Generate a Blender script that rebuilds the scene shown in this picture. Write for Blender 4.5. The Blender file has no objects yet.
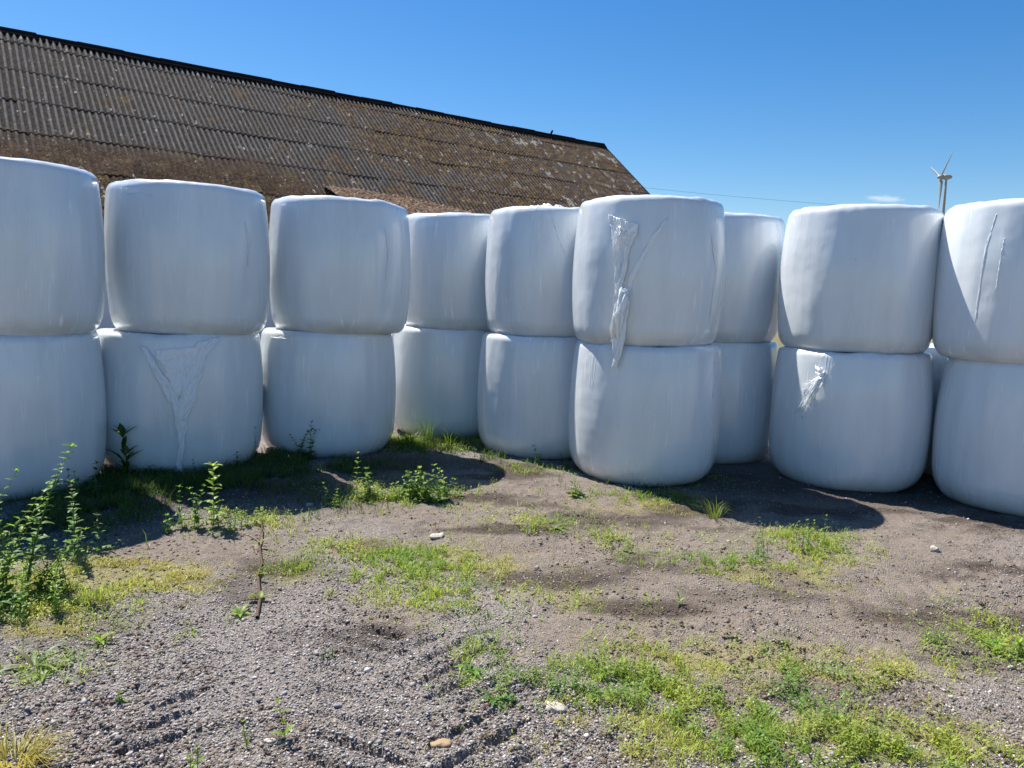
import bpy, math, random
import numpy as np
rng = np.random.default_rng(7); random.seed(7)
S = bpy.context.scene; COL = S.collection

# ------------------------------------------------------------------ camera model
F = 760.0; PITCH = math.atan(89/760); HC = 1.6; ROLL = math.radians(1.8)
CP, SP, CR, SR = math.cos(PITCH), math.sin(PITCH), math.cos(ROLL), math.sin(ROLL)
def ray(u, v):
    a2 = (u-512)/F; b2 = (384-v)/F
    a = a2*CR-b2*SR; b = a2*SR+b2*CR
    return a, CP+b*SP, -SP+b*CP
def at(u, v, z=0.0):
    d = ray(u, v); t = (z-HC)/d[2]
    return d[0]*t, d[1]*t

# ------------------------------------------------------------------ numpy noise
def _h(ix, iy, s):
    n = (ix*374761393 + iy*668265263 + s*974634777) & 0x7fffffff
    n = ((n ^ (n >> 13))*1274126177) & 0x7fffffff
    return ((n ^ (n >> 16)) & 0xffff)/65535.0
def noise(x, y, s=0):
    x = np.asarray(x, float); y = np.asarray(y, float)
    ix = np.floor(x).astype(np.int64); iy = np.floor(y).astype(np.int64)
    fx = x-ix; fy = y-iy
    fx = fx*fx*(3-2*fx); fy = fy*fy*(3-2*fy)
    a = _h(ix, iy, s); b = _h(ix+1, iy, s); c = _h(ix, iy+1, s); d = _h(ix+1, iy+1, s)
    return (a*(1-fx)+b*fx)*(1-fy)+(c*(1-fx)+d*fx)*fy - .5
def fbm(x, y, s=0, o=4):
    r = 0; a = 1.0
    for i in range(o):
        r = r+a*noise(x*2**i+13.7*i, y*2**i-7.1*i, s+i); a *= .5
    return r

# ------------------------------------------------------------------ object helpers
def tag(o, label=None, cat=None, group=None, kind=None):
    if label: o['label'] = label
    if cat: o['category'] = cat
    if group: o['group'] = group
    if kind: o['kind'] = kind
    return o
def mesh_obj(name, verts, faces, mat=None, parent=None, smooth=False, colors=None, loc=None):
    me = bpy.data.meshes.new(name)
    verts = np.asarray(verts, dtype=np.float32)
    if isinstance(faces, list) and faces and not isinstance(faces[0], np.ndarray):
        me.from_pydata([tuple(v) for v in verts.tolist()], [], faces)
    else:
        fl = faces if isinstance(faces, list) else [faces]
        me.vertices.add(len(verts)); me.vertices.foreach_set('co', verts.ravel())
        li = np.concatenate([f.ravel() for f in fl]).astype(np.int32)
        cnt = np.concatenate([np.full(len(f), f.shape[1]) for f in fl])
        st = np.concatenate([[0], np.cumsum(cnt)[:-1]]).astype(np.int32)
        me.loops.add(len(li)); me.loops.foreach_set('vertex_index', li)
        me.polygons.add(len(cnt)); me.polygons.foreach_set('loop_start', st)
        me.update(calc_edges=True); me.validate()
    if colors is not None:
        ca = me.color_attributes.new('tint', 'FLOAT_COLOR', 'POINT')
        c = np.ones((len(verts), 4), np.float32); c[:, :colors.shape[1]] = colors
        ca.data.foreach_set('color', c.ravel())
    if smooth: me.polygons.foreach_set('use_smooth', np.ones(len(me.polygons), bool))
    if mat: me.materials.append(mat)
    o = bpy.data.objects.new(name, me); COL.objects.link(o)
    if parent: o.parent = parent
    if loc is not None: o.location = loc
    return o
def empty(name, loc, rz=0):
    o = bpy.data.objects.new(name, None); COL.objects.link(o)
    o.location = loc; o.rotation_euler = (0, 0, rz); o.empty_display_size = .1
    return o
def grid_faces(nr, nc, wrap=False):
    r = np.arange(nr-1)[:, None]; c = np.arange(nc if wrap else nc-1)[None, :]
    c2 = (c+1) % nc
    return np.stack([r*nc+c, r*nc+c2, (r+1)*nc+c2, (r+1)*nc+c], -1).reshape(-1, 4)

# ------------------------------------------------------------------ material helpers
class NT:
    def __init__(s, name):
        s.m = bpy.data.materials.new(name); s.m.use_nodes = True
        s.t = s.m.node_tree; s.t.nodes.clear()
        s.out = s.n('ShaderNodeOutputMaterial')
    def n(s, typ, **kw):
        nd = s.t.nodes.new(typ)
        for k, v in kw.items():
            if k.startswith('_'): setattr(nd, k[1:], v)
            else: nd.inputs[k.replace('0x', '')].default_value = v
        return nd
    def l(s, a, b): s.t.links.new(a, b)
    def noise(s, vec, scale, detail=3, rough=.5, out='Fac'):
        nd = s.n('ShaderNodeTexNoise'); nd.inputs['Scale'].default_value = scale
        nd.inputs['Detail'].default_value = detail; nd.inputs['Roughness'].default_value = rough
        if vec is not None: s.l(vec, nd.inputs['Vector'])
        return nd.outputs[out]
    def ramp(s, fac, stops):
        r = s.n('ShaderNodeValToRGB'); e = r.color_ramp.elements
        while len(e) < len(stops): e.new(.5)
        for el, (p, c) in zip(e, stops):
            el.position = p; el.color = (c, c, c, 1) if isinstance(c, (int, float)) else (*c, 1)
        s.l(fac, r.inputs['Fac']); return r.outputs['Color']
    def mix(s, fac, a, b, mode='MIX'):
        m = s.n('ShaderNodeMix', _data_type='RGBA', _blend_type=mode)
        for v, i in ((fac, 0), (a, 6), (b, 7)):
            if isinstance(v, (int, float)): m.inputs[i].default_value = v if i == 0 else (v, v, v, 1)
            elif isinstance(v, tuple): m.inputs[i].default_value = (*v, 1)
            else: s.l(v, m.inputs[i])
        return m.outputs[2]
    def math(s, op, a, b=None, clamp=False):
        m = s.n('ShaderNodeMath', _operation=op, _use_clamp=clamp)
        for i, v in enumerate((a, b)):
            if v is None: continue
            if isinstance(v, (int, float)): m.inputs[i].default_value = v
            else: s.l(v, m.inputs[i])
        return m.outputs[0]
    def mapping(s, vec, scale=(1, 1, 1), loc=(0, 0, 0)):
        m = s.n('ShaderNodeMapping'); m.inputs['Scale'].default_value = scale
        m.inputs['Location'].default_value = loc; s.l(vec, m.inputs['Vector']); return m.outputs[0]
    def bump(s, h, strength, dist, nrm=None):
        b = s.n('ShaderNodeBump'); b.inputs['Strength'].default_value = strength
        b.inputs['Distance'].default_value = dist; s.l(h, b.inputs['Height'])
        if nrm is not None: s.l(nrm, b.inputs['Normal'])
        return b.outputs[0]
    def princ(s, col, rough=.8, nrm=None, spec=.5, **kw):
        p = s.n('ShaderNodeBsdfPrincipled')
        if isinstance(col, tuple): p.inputs['Base Color'].default_value = (*col, 1)
        else: s.l(col, p.inputs['Base Color'])
        if isinstance(rough, (int, float)): p.inputs['Roughness'].default_value = rough
        else: s.l(rough, p.inputs['Roughness'])
        p.inputs['Specular IOR Level'].default_value = spec
        if nrm is not None: s.l(nrm, p.inputs['Normal'])
        return p
    def fin(s, sh):
        s.l(sh, s.out.inputs['Surface']); return s.m

def mat_simple(name, col, rough=.7, spec=.3, var=.25, scale=20):
    t = NT(name); tc = t.n('ShaderNodeTexCoord').outputs['Object']
    n = t.noise(tc, scale, 4)
    c = t.mix(n, tuple(x*(1-var) for x in col), tuple(min(1, x*(1+var)) for x in col))
    return t.fin(t.princ(c, rough, t.bump(n, .3, .01), spec).outputs[0])

def mat_leaf(name, trans=.5):
    t = NT(name)
    a = t.n('ShaderNodeAttribute', _attribute_name='tint').outputs['Color']
    p = t.princ(a, .45, None, .35)
    tr = t.n('ShaderNodeBsdfTranslucent')
    t.l(t.mix(1.0, a, (1.5, 1.45, .6), 'MULTIPLY'), tr.inputs['Color'])
    m = t.n('ShaderNodeMixShader'); m.inputs[0].default_value = trans
    t.l(p.outputs[0], m.inputs[1]); t.l(tr.outputs[0], m.inputs[2])
    return t.fin(m.outputs[0])
def mat_tint(name, rough=.9, spec=.2):
    t = NT(name)
    a = t.n('ShaderNodeAttribute', _attribute_name='tint').outputs['Color']
    return t.fin(t.princ(a, rough, None, spec).outputs[0])

def mat_wrap():
    t = NT('stretch_film'); tc = t.n('ShaderNodeTexCoord').outputs['Object']
    oi = t.n('ShaderNodeObjectInfo').outputs['Random']
    off = t.n('ShaderNodeVectorMath', _operation='ADD'); t.l(tc, off.inputs[0])
    cmb = t.n('ShaderNodeCombineXYZ'); sc = t.math('MULTIPLY', oi, 40.0)
    t.l(sc, cmb.inputs[0]); t.l(sc, cmb.inputs[1]); t.l(sc, cmb.inputs[2]); t.l(cmb.outputs[0], off.inputs[1])
    v = off.outputs[0]
    fine = t.noise(t.mapping(v, (55, 55, 1.2)), 1, 3, .6)
    mid = t.noise(t.mapping(v, (14, 14, .9)), 1, 3, .55)
    # sparse long creases in the film
    cr = t.noise(t.mapping(v, (9, 9, .8), (5, 2, 7)), 1, 2, .4)
    crease = t.ramp(t.math('ABSOLUTE', t.math('SUBTRACT', cr, .5)), [(0, 1.0), (.012, .45), (.035, 0.0)])
    cmask = t.ramp(t.noise(v, 3.2, 2), [(.56, 0.0), (.66, 1.0)])
    crease = t.math('MULTIPLY', crease, cmask)
    crinkle = t.noise(t.mapping(v, (16, 16, 9)), 1, 4, .65)
    lump = t.noise(v, 3.0, 2)
    h = t.math('ADD', t.math('MULTIPLY', fine, .35), t.math('MULTIPLY', mid, 1.0))
    b1 = t.bump(h, .13, .008)
    b2 = t.bump(crease, .28, .007, b1)
    b3 = t.bump(crinkle, .05, .012, b2)
    b4 = t.bump(lump, .25, .05, b3)
    # dust and faint grime on the plastic, greyer streaks
    dirt = t.ramp(t.noise(t.mapping(v, (5, 5, 1.1)), 1, 5, .6), [(.35, (.77, .81, .84)), (.7, (.68, .72, .745))])
    specks = t.ramp(t.noise(v, 45, 2), [(.74, 0.0), (.78, 1.0)])
    col = t.mix(t.math('MULTIPLY', specks, .35), dirt, (.35, .30, .24))
    sepz = t.n('ShaderNodeSeparateXYZ'); t.l(tc, sepz.inputs[0])
    splash = t.math('MULTIPLY', t.ramp(sepz.outputs[2], [(.0, 1.0), (.16, 0.0)]), t.noise(v, 9, 4))
    col = t.mix(t.math('MULTIPLY', splash, .7), col, (.40, .36, .30))
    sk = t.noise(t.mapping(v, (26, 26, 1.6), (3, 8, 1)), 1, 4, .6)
    glintm = t.math('MULTIPLY', t.ramp(sk, [(.60, 0.0), (.68, 1.0)]), t.ramp(t.noise(t.mapping(v, (3.4, 3.4, 2.0)), 1, 2), [(.5, 0.0), (.62, 1.0)]))
    col = t.mix(t.math('MULTIPLY', glintm, .85), col, (.93, .95, .97))  # pale vertical streaks painted in for sunlit glints on the film
    rough = t.ramp(mid, [(.3, .16), (.7, .30)])
    p = t.princ(col, rough, b4, .6)
    p.inputs['Coat Weight'].default_value = .4; p.inputs['Coat Roughness'].default_value = .10
    t.l(b2, p.inputs['Coat Normal'])
    return t.fin(p.outputs[0])
def mat_film():
    t = NT('loose_film'); tc = t.n('ShaderNodeTexCoord').outputs['Object']
    n = t.noise(t.mapping(tc, (1, 1, .4)), 26, 3, .5)
    b = t.bump(n, .6, .010)
    p = t.princ((.93, .95, .97), .34, b, .5)
    tr = t.n('ShaderNodeBsdfTranslucent'); tr.inputs['Color'].default_value = (.85, .88, .9, 1)
    m = t.n('ShaderNodeMixShader'); m.inputs[0].default_value = .10
    t.l(p.outputs[0], m.inputs[1]); t.l(tr.outputs[0], m.inputs[2])
    tp = t.n('ShaderNodeBsdfTransparent')
    m2 = t.n('ShaderNodeMixShader'); m2.inputs[0].default_value = .0
    t.l(m.outputs[0], m2.inputs[1]); t.l(tp.outputs[0], m2.inputs[2])
    return t.fin(m2.outputs[0])

def mat_ground():
    t = NT('gravel_soil'); tc = t.n('ShaderNodeTexCoord').outputs['Object']
    a = t.n('ShaderNodeAttribute', _attribute_name='tint').outputs['Color']
    sep = t.n('ShaderNodeSeparateColor'); t.l(a, sep.inputs[0])
    soilm, mossm, mottle_shade_m = sep.outputs[0], sep.outputs[1], sep.outputs[2]
    vo = t.n('ShaderNodeTexVoronoi'); vo.inputs['Scale'].default_value = 130; t.l(tc, vo.inputs['Vector'])
    vo2 = t.n('ShaderNodeTexVoronoi'); vo2.inputs['Scale'].default_value = 210; t.l(tc, vo2.inputs['Vector'])
    sc = t.n('ShaderNodeSeparateColor'); t.l(vo.outputs['Color'], sc.inputs[0])
    sc2 = t.n('ShaderNodeSeparateColor'); t.l(vo2.outputs['Color'], sc2.inputs[0])
    g1 = t.ramp(sc.outputs[0], [(0, (.07, .06, .056)), (.4, (.24, .21, .197)), (.8, (.40, .355, .33)), (1, (.60, .54, .50))])
    g2 = t.ramp(sc2.outputs[1], [(0, (.08, .068, .06)), (.6, (.28, .24, .218)), (1, (.50, .45, .41))])
    gravel = t.mix(.5, g1, g2)
    sn = t.noise(tc, 30, 6, .7); sn2 = t.noise(tc, 3.1, 4)
    soil = t.mix(sn, (.055, .042, .034), (.45, .365, .295))
    soil = t.mix(t.math('MULTIPLY', sn2, .5), soil, g2)
    moss = t.mix(t.noise(tc, 55, 4, .7), (.13, .12, .04), (.48, .42, .19))
    col = t.mix(soilm, gravel, soil); col = t.mix(mossm, col, moss)
    col = t.mix(mottle_shade_m, col, t.mix(1.0, col, (.27, .24, .22), 'MULTIPLY'))  # darkens for soil mottling and for bale shade put into the colour
    h = t.math('ADD', t.math('MULTIPLY', vo.outputs['Distance'], -1.0), t.math('MULTIPLY', t.noise(tc, 140, 4, .7), .9))
    b = t.bump(h, .9, .012)
    return t.fin(t.princ(col, .92, b, .25).outputs[0])

def mat_roof():
    t = NT('weathered_fibre_cement'); tc = t.n('ShaderNodeTexCoord').outputs['Object']
    sep = t.n('ShaderNodeSeparateXYZ'); t.l(tc, sep.inputs[0])
    x, y = sep.outputs[0], sep.outputs[1]        # x along ridge, y downslope
    a = t.n('ShaderNodeAttribute', _attribute_name='tint').outputs['Color']
    sc = t.n('ShaderNodeSeparateColor'); t.l(a, sc.inputs[0])
    crown, sheet, mossm = sc.outputs[0], sc.outputs[1], sc.outputs[2]
    n1 = t.noise(t.mapping(tc, (1, .35, 1)), 9, 6, .65)
    base = t.mix(n1, (.05, .044, .042), (.37, .345, .335))
    base = t.mix(t.math('MULTIPLY', sheet, .5), base, (.13, .115, .105))
    # dirt that has settled in the valleys of the corrugation
    vd = t.math('MULTIPLY', t.ramp(crown, [(.42, 1.0), (.88, .0)]), t.ramp(t.noise(tc, 9, 5, .7), [(.3, .55), (.6, 1.0)]))
    base = t.mix(vd, base, (.022, .018, .014))
    # ochre lichen, denser towards the far end of the ridge
    far = t.ramp(t.math('MULTIPLY', x, 1/22.0), [(.30, 0.0), (.55, 1.0)])
    oc = t.noise(t.mapping(tc, (1, .6, 1)), .9, 5, .65)
    ocf = t.noise(tc, 22, 4, .7)
    om = t.math('ADD', oc, t.math('MULTIPLY', far, .23))
    om = t.math('MULTIPLY', t.ramp(om, [(.55, 0.0), (.68, 1.0)]), t.ramp(t.noise(tc, 13, 6, .8), [(.44, 0.0), (.54, 1.0)]))
    ocol = t.mix(t.ramp(t.noise(tc, 3.5, 6, .75), [(.47, 0.0), (.60, 1.0)]), (.075, .034, .02), (.33, .205, .05))
    base = t.mix(t.math('MULTIPLY', om, .92), base, ocol)
    # dark brown moss low on the near slope
    mn = t.math('MULTIPLY', mossm, t.ramp(t.noise(tc, 7, 5, .7), [(.25, .2), (.5, 1.0)]))
    mcol = t.mix(t.ramp(t.noise(tc, 11, 6, .75), [(.38, 0.0), (.62, 1.0)]), (.018, .011, .008), (.15, .085, .045))
    ym = t.math('MULTIPLY', t.math('MULTIPLY', t.ramp(t.noise(tc, 1.9, 3), [(.55, 0.0), (.65, 1.0)]), t.ramp(ocf, [(.45, 0.0), (.55, 1.0)])), .7)
    mcol = t.mix(ym, mcol, (.26, .20, .065))
    base = t.mix(mn, base, mcol)
    # pale lichen and bird droppings
    pl = t.ramp(t.noise(t.mapping(tc, (1, .55, 1), (3, 9, 0)), 5.5, 3, .6), [(.655, 0.0), (.67, 1.0)])
    pl2 = t.ramp(t.noise(t.mapping(tc, (1, .5, 1), (1, 4, 0)), 1.9, 5, .7), [(.59, 0.0), (.605, 1.0)])
    far2 = t.ramp(t.math('MULTIPLY', x, 1/22.0), [(.55, 0.0), (.75, 1.0)])
    pm = t.math('MAXIMUM', pl, t.math('MULTIPLY', pl2, far2))
    pm = t.math('MULTIPLY', pm, t.ramp(ocf, [(.38, 0.0), (.5, 1.0)]))
    base = t.mix(t.math('MULTIPLY', pm, .8), base, (.60, .56, .51))
    sp = t.ramp(t.noise(tc, 15, 3, .6), [(.675, 0.0), (.70, 1.0)])
    base = t.mix(sp, base, (.42, .39, .35))
    base = t.mix(t.math('MULTIPLY', t.ramp(t.noise(tc, 17, 6, .8), [(.44, 1.0), (.52, 0.0)]), .40), base, (.030, .022, .018))
    b = t.bump(t.math('ADD', ocf, t.math('MULTIPLY', t.noise(tc, 60, 4), .5)), 1.0, .05)
    return t.fin(t.princ(base, .95, b, .1).outputs[0])

# ------------------------------------------------------------------ world, sun, camera
EL, ROT = math.radians(57.5), math.radians(-45)
w = bpy.data.worlds.new('World'); S.world = w; w.use_nodes = True
wt = w.node_tree; bg = wt.nodes['Background']; sky = wt.nodes.new('ShaderNodeTexSky')
sky.sky_type = 'NISHITA'; sky.sun_disc = False; sky.sun_elevation = EL; sky.sun_rotation = ROT % (2*math.pi)
sky.air_density = 1.0; sky.dust_density = .3; sky.ozone_density = 3.0
hs = wt.nodes.new('ShaderNodeHueSaturation'); hs.inputs['Saturation'].default_value = 1.38
wt.links.new(sky.outputs[0], hs.inputs['Color']); wt.links.new(hs.outputs[0], bg.inputs['Color'])
bg.inputs['Strength'].default_value = .078
hs.inputs['Hue'].default_value = .503
sun = bpy.data.lights.new('sun', 'SUN'); sun.energy = 4.9; sun.angle = math.radians(.53); sun.color = (1, .955, .88)
so = bpy.data.objects.new('sun', sun); COL.objects.link(so)
so.rotation_euler = (math.pi/2-EL, 0, math.pi-ROT)
so.location = (-10, 10, 20)
cam = bpy.data.cameras.new('camera'); co = bpy.data.objects.new('camera', cam); COL.objects.link(co)
cam.sensor_width = 36; cam.lens = F/1024*36; cam.clip_start = .05; cam.clip_end = 6000
from mathutils import Matrix
co.matrix_world = Matrix.Translation((0, 0, HC)) @ Matrix.Rotation(math.pi/2-PITCH, 4, 'X') @ Matrix.Rotation(ROLL, 4, 'Z')
S.camera = co
S.view_settings.view_transform = 'Standard'; S.view_settings.look = 'None'
S.view_settings.exposure = .80; S.view_settings.gamma = 1; S.view_settings.use_curve_mapping = False
S.render.resolution_x = 1024; S.render.resolution_y = 768
S.cycles.max_bounces = 10; S.cycles.diffuse_bounces = 7; S.cycles.volume_bounces = 2

# ------------------------------------------------------------------ ground
TRK_A = at(425, 800); TRK_B = at(405, 590)
def track_local(x, y, A, B):
    L = math.hypot(B[0]-A[0], B[1]-A[1]); dx, dy = (B[0]-A[0])/L, (B[1]-A[1])/L
    s = (x-A[0])*dx+(y-A[1])*dy; c = (x-A[0])*dy-(y-A[1])*dx
    return s, c, L
def lugs(x, y, A, B, W, pitch, skew):
    s, c, L = track_local(x, y, A, B)
    c = c + .02*fbm(x*5, y*5, 77, 2)
    ph = (s - np.abs(c)*skew + .05*fbm(x*3, y*3, 71, 2))/pitch + np.where(c > 0, .5, 0)
    fr = np.abs((ph % 1)-.5)*2                      # 1 at groove centre
    g = np.clip((fr-.50)/.42, 0, 1); g = g*g*(3-2*g)
    m = np.clip((W/2-np.abs(c))/.04, 0, 1)*np.clip((np.abs(c)-.015)/.02, 0, 1)*np.clip((s+.5)/.1, 0, 1)*np.clip((L-s)/.5, 0, 1)
    return g*m, m
def gz(x, y):
    x = np.asarray(x, float); y = np.asarray(y, float)
    near = np.clip((12-np.hypot(x, y-4))/4, 0, 1)
    z = .035*fbm(x*.9, y*.9, 3, 3)
    z = z+near*(.022*fbm(x*6, y*6, 9, 3)+.020*np.maximum(0, fbm(x*17, y*17, 21, 3))*(1+1.2*noise(x*1.7, y*1.7, 5)))
    g, m = lugs(x, y, TRK_A, TRK_B, .85, .16, .7)
    brk = np.clip(.75+1.3*fbm(x*4, y*4, 31, 2), .15, 1.2)
    z = z-g*.034*brk + m*.006
    g, m = lugs(x, y, at(60, 830), at(190, 640), .45, .15, .75)
    z = z-g*.024*brk
    g, m = lugs(x, y, at(760, 640), at(1100, 560), .5, .14, .7)
    z = z-g*.014*brk
    # long scuff ridges
    s, c, L = track_local(x, y, at(340, 690), at(470, 600))
    z = z+.014*np.exp(-(c/.02)**2)*np.clip(s/.2, 0, 1)*np.clip((L-s)/.2, 0, 1)*brk
    return z
def axis(lo, hi, step0, step1, far):
    v = [lo]; 
    while v[-1] < hi: v.append(v[-1]+step0+(step1-step0)*(v[-1]-lo)/(hi-lo))
    s = step1; a = []
    x = v[-1]
    while x < far: s *= 1.35; x += s; a.append(x)
    s = step0; b = []; x = lo
    while x > -far: s *= 1.35; x -= s; b.append(x)
    return np.array(b[::-1]+v+a)
gx = axis(-4.8, 5.2, .0135, .0135, 3000); gy = axis(2.1, 9.6, .010, .024, 3000)
GX, GY = np.meshgrid(gx, gy)
# per-vertex ground cover masks from patches that lie on the ground
def ell(u, v, ru, rv):
    c = at(u, v); e = at(u+ru, v); n_ = at(u, v-rv); s_ = at(u, v+rv)
    return c[0], c[1], abs(e[0]-c[0])+1e-6, max(.05, (math.hypot(n_[0]-c[0], n_[1]-c[1])+math.hypot(s_[0]-c[0], s_[1]-c[1]))/2)
def blob(x, y, e):
    return np.exp(-(((x-e[0])/e[2])**2+((y-e[1])/e[3])**2))
soil_e = [ell(*q) for q in [(560, 500, 150, 30), (900, 590, 170, 60), (640, 560, 200, 35), (200, 550, 110, 22), (400, 620, 50, 20), (450, 500, 150, 25), (740, 620, 160, 50), (930, 520, 150, 25), (620,640,120,35)]]
moss_e = [ell(*q) for q in [(80, 585, 95, 24), (160, 575, 70, 14), (20, 605, 60, 18), (40, 630, 50, 12), (830, 670, 110, 22), (700, 660, 60, 20), (640, 740, 90, 25), (480, 560, 70, 20), (370, 550, 70, 14), (790, 575, 90, 14), (290, 575, 30, 10), (640, 505, 70, 10), (900, 740, 150, 30), (560, 600, 60, 12)]]
sm = np.clip(sum(blob(GX, GY, e) for e in soil_e)*1.3+.9*fbm(GX*1.3, GY*1.3, 41, 4)-.1, 0, 1)
mm = np.clip(sum(blob(GX, GY, e) for e in moss_e)*1.1+.9*fbm(GX*5, GY*5, 47, 4)-.45, 0, .85)
dm = np.clip((fbm(GX*1.4+3, GY*2.4, 53, 5)-.02)*2.6, 0, .85)*np.clip(.35+sm, 0, 1)
bale_shade = np.clip((GY-7.4)/1.5, 0, 1)*.5
bale_shade = np.maximum(bale_shade, np.clip(sum(blob(GX, GY, ell(*q)) for q in [(90, 515, 90, 26), (250, 487, 130, 18), (740, 482, 90, 16), (400, 462, 70, 10), (930, 497, 90, 12)]), 0, .9))  # shade at the feet of the bales, painted into the ground colour
mm = np.maximum(mm, np.clip((np.hypot(GX, GY)-22)/10, 0, .9))      # fields beyond the yard
GZ = gz(GX, GY)
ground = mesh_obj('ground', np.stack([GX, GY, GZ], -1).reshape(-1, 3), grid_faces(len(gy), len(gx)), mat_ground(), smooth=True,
                  colors=np.stack([sm, mm, np.maximum(dm, bale_shade)], -1).reshape(-1, 3))
tag(ground, 'bare gravelly farmyard ground with brown soil and tyre tracks', kind='structure')
gnd_z = lambda x, y: float(gz(x, y))

# ------------------------------------------------------------------ loose gravel and litter
def stones(pos, size, cols, name, mat, flat=.6):
    base = np.array([[1, 0, 0], [0, 1, 0], [-1, 0, 0], [0, -1, 0], [0, 0, 1], [0, 0, -1]], float)
    fc = np.array([[0, 1, 4], [1, 2, 4], [2, 3, 4], [3, 0, 4], [1, 0, 5], [2, 1, 5], [3, 2, 5], [0, 3, 5]])
    n = len(pos)
    v = base[None]*(1+.45*(rng.random((n, 6, 1))-.5)) + .35*(rng.random((n, 6, 3))-.5)
    th = rng.random(n)*6.28; c, s = np.cos(th), np.sin(th)
    sx = .7+.6*rng.random(n)
    X = v[..., 0]*sx[:, None]; Y = v[..., 1]/sx[:, None]; Z = v[..., 2]*flat*(.7+.6*rng.random(n))[:, None]
    tilt = (rng.random(n)-.5)*1.2
    Z = Z+X*np.sin(tilt)[:, None]
    V = np.stack([X*c[:, None]-Y*s[:, None], X*s[:, None]+Y*c[:, None], Z], -1)*size[:, None, None]+pos[:, None, :]
    Fc = (fc[None]+np.arange(n)[:, None, None]*6).reshape(-1, 3)
    return mesh_obj(name, V.reshape(-1, 3), Fc, mat, colors=np.repeat(cols, 6, 0))
def sample_view(n, ulo=-60, uhi=1084, vlo=440, vhi=800, power=1.0):
    u = ulo+(uhi-ulo)*rng.random(n); v = vlo+(vhi-vlo)*rng.random(n)**power
    a2 = (u-512)/F; b2 = (384-v)/F
    a = a2*CR-b2*SR; b = a2*SR+b2*CR
    dz = -SP+b*CP; t = -HC/dz
    return a*t, (CP+b*SP)*t
m_stone = mat_tint('crushed_stone', .85, .3)
x, y = sample_view(245000, -230, 1260, 470, 800, .75)
sv = np.clip(sum(blob(x, y, e) for e in soil_e), 0, 1)
mv = np.clip(sum(blob(x, y, e) for e in moss_e), 0, 1)
keep = rng.random(len(x)) > .60*sv+.35*mv+np.clip(1.3*fbm(x*2.1, y*2.1, 88, 4), -.1, .55)
x, y = x[keep], y[keep]
sz = .0014+.0070*rng.random(len(x))**4.0+.010*(rng.random(len(x)) > .996)
br = .10+.42*rng.random(len(x))**1.4+.22*(rng.random(len(x)) > .94)
warm = rng.random(len(x))
cols = np.stack([br*(1.03+.09*warm), br*(.96+.02*warm), br*(.95-.08*warm)], -1)
tag(stones(np.stack([x, y, gz(x, y)+sz*.25], -1), sz, cols, 'gravel', m_stone), 'loose dark grey gravel scattered over the yard', kind='stuff')

def strands(pos, length, width, az, lean, cols, name, mat, bend=.5, tipcol=1.25):
    """blades: root, mid, tip ; 5 vertices each"""
    n = len(pos)
    d = np.stack([np.cos(az), np.sin(az), np.zeros(n)], -1); sd = np.stack([-np.sin(az), np.cos(az), np.zeros(n)], -1)
    up = np.array([0, 0, 1.0])
    p0 = pos
    p1 = pos+(d*np.sin(lean)[:, None]+up*np.cos(lean)[:, None])*(length*.5)[:, None]
    l2 = lean+bend*(.4+rng.random(n))
    p2 = p1+(d*np.sin(l2)[:, None]+up*np.cos(l2)[:, None])*(length*.5)[:, None]
    w = width[:, None]
    V = np.stack([p0-sd*w*.5, p0+sd*w*.5, p1-sd*w*.42, p1+sd*w*.42, p2], 1).reshape(-1, 3)
    k = np.arange(n)[:, None]*5
    q = np.array([[0, 1, 3, 2]])+k; tr = np.array([[2, 3, 4]])+k
    C = np.repeat(cols[:, None, :], 5, 1).copy(); C[:, 4] *= tipcol; C[:, :2] *= .8
    return mesh_obj(name, V, [q, tr], mat, colors=C.reshape(-1, 3))
m_leaf = mat_leaf('leaf_tissue', .5); m_grass = mat_leaf('grass_blade', .45); m_dry = mat_leaf('dry_blade', .25)
x, y = sample_view(26000, vlo=470, power=.8)
k = (fbm(x*3.3, y*3.3, 57, 3) > -.05); x, y = x[k], y[k]; n = len(x)
sz = .003+.011*rng.random(n)**3; br = .05+.16*rng.random(n)
tag(stones(np.stack([x, y, gz(x, y)+sz*.1], -1), sz, np.stack([br*1.15, br*.85, br*.68], -1), 'soil_crumbs', m_stone, .7), 'crumbs of dark soil strewn on the yard', kind='stuff')
x, y = sample_view(34000, vlo=470, power=.8)
mv = np.clip(sum(blob(x, y, e) for e in moss_e)+.6*sum(blob(x, y, e) for e in soil_e), 0, 1)
keep = rng.random(len(x)) < .12+.8*mv; x, y = x[keep], y[keep]; n = len(x)
br = .22+.3*rng.random(n)
tag(strands(np.stack([x, y, gz(x, y)+.003], -1), .012+.04*rng.random(n)**2, .0012+.0016*rng.random(n), rng.random(n)*6.28, 1.35+.2*rng.random(n),
    np.stack([br, br*.82, br*.5], -1), 'dry_litter', m_dry, .2, 1.0), 'dry straw and stalk litter lying on the soil', kind='stuff')

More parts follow.
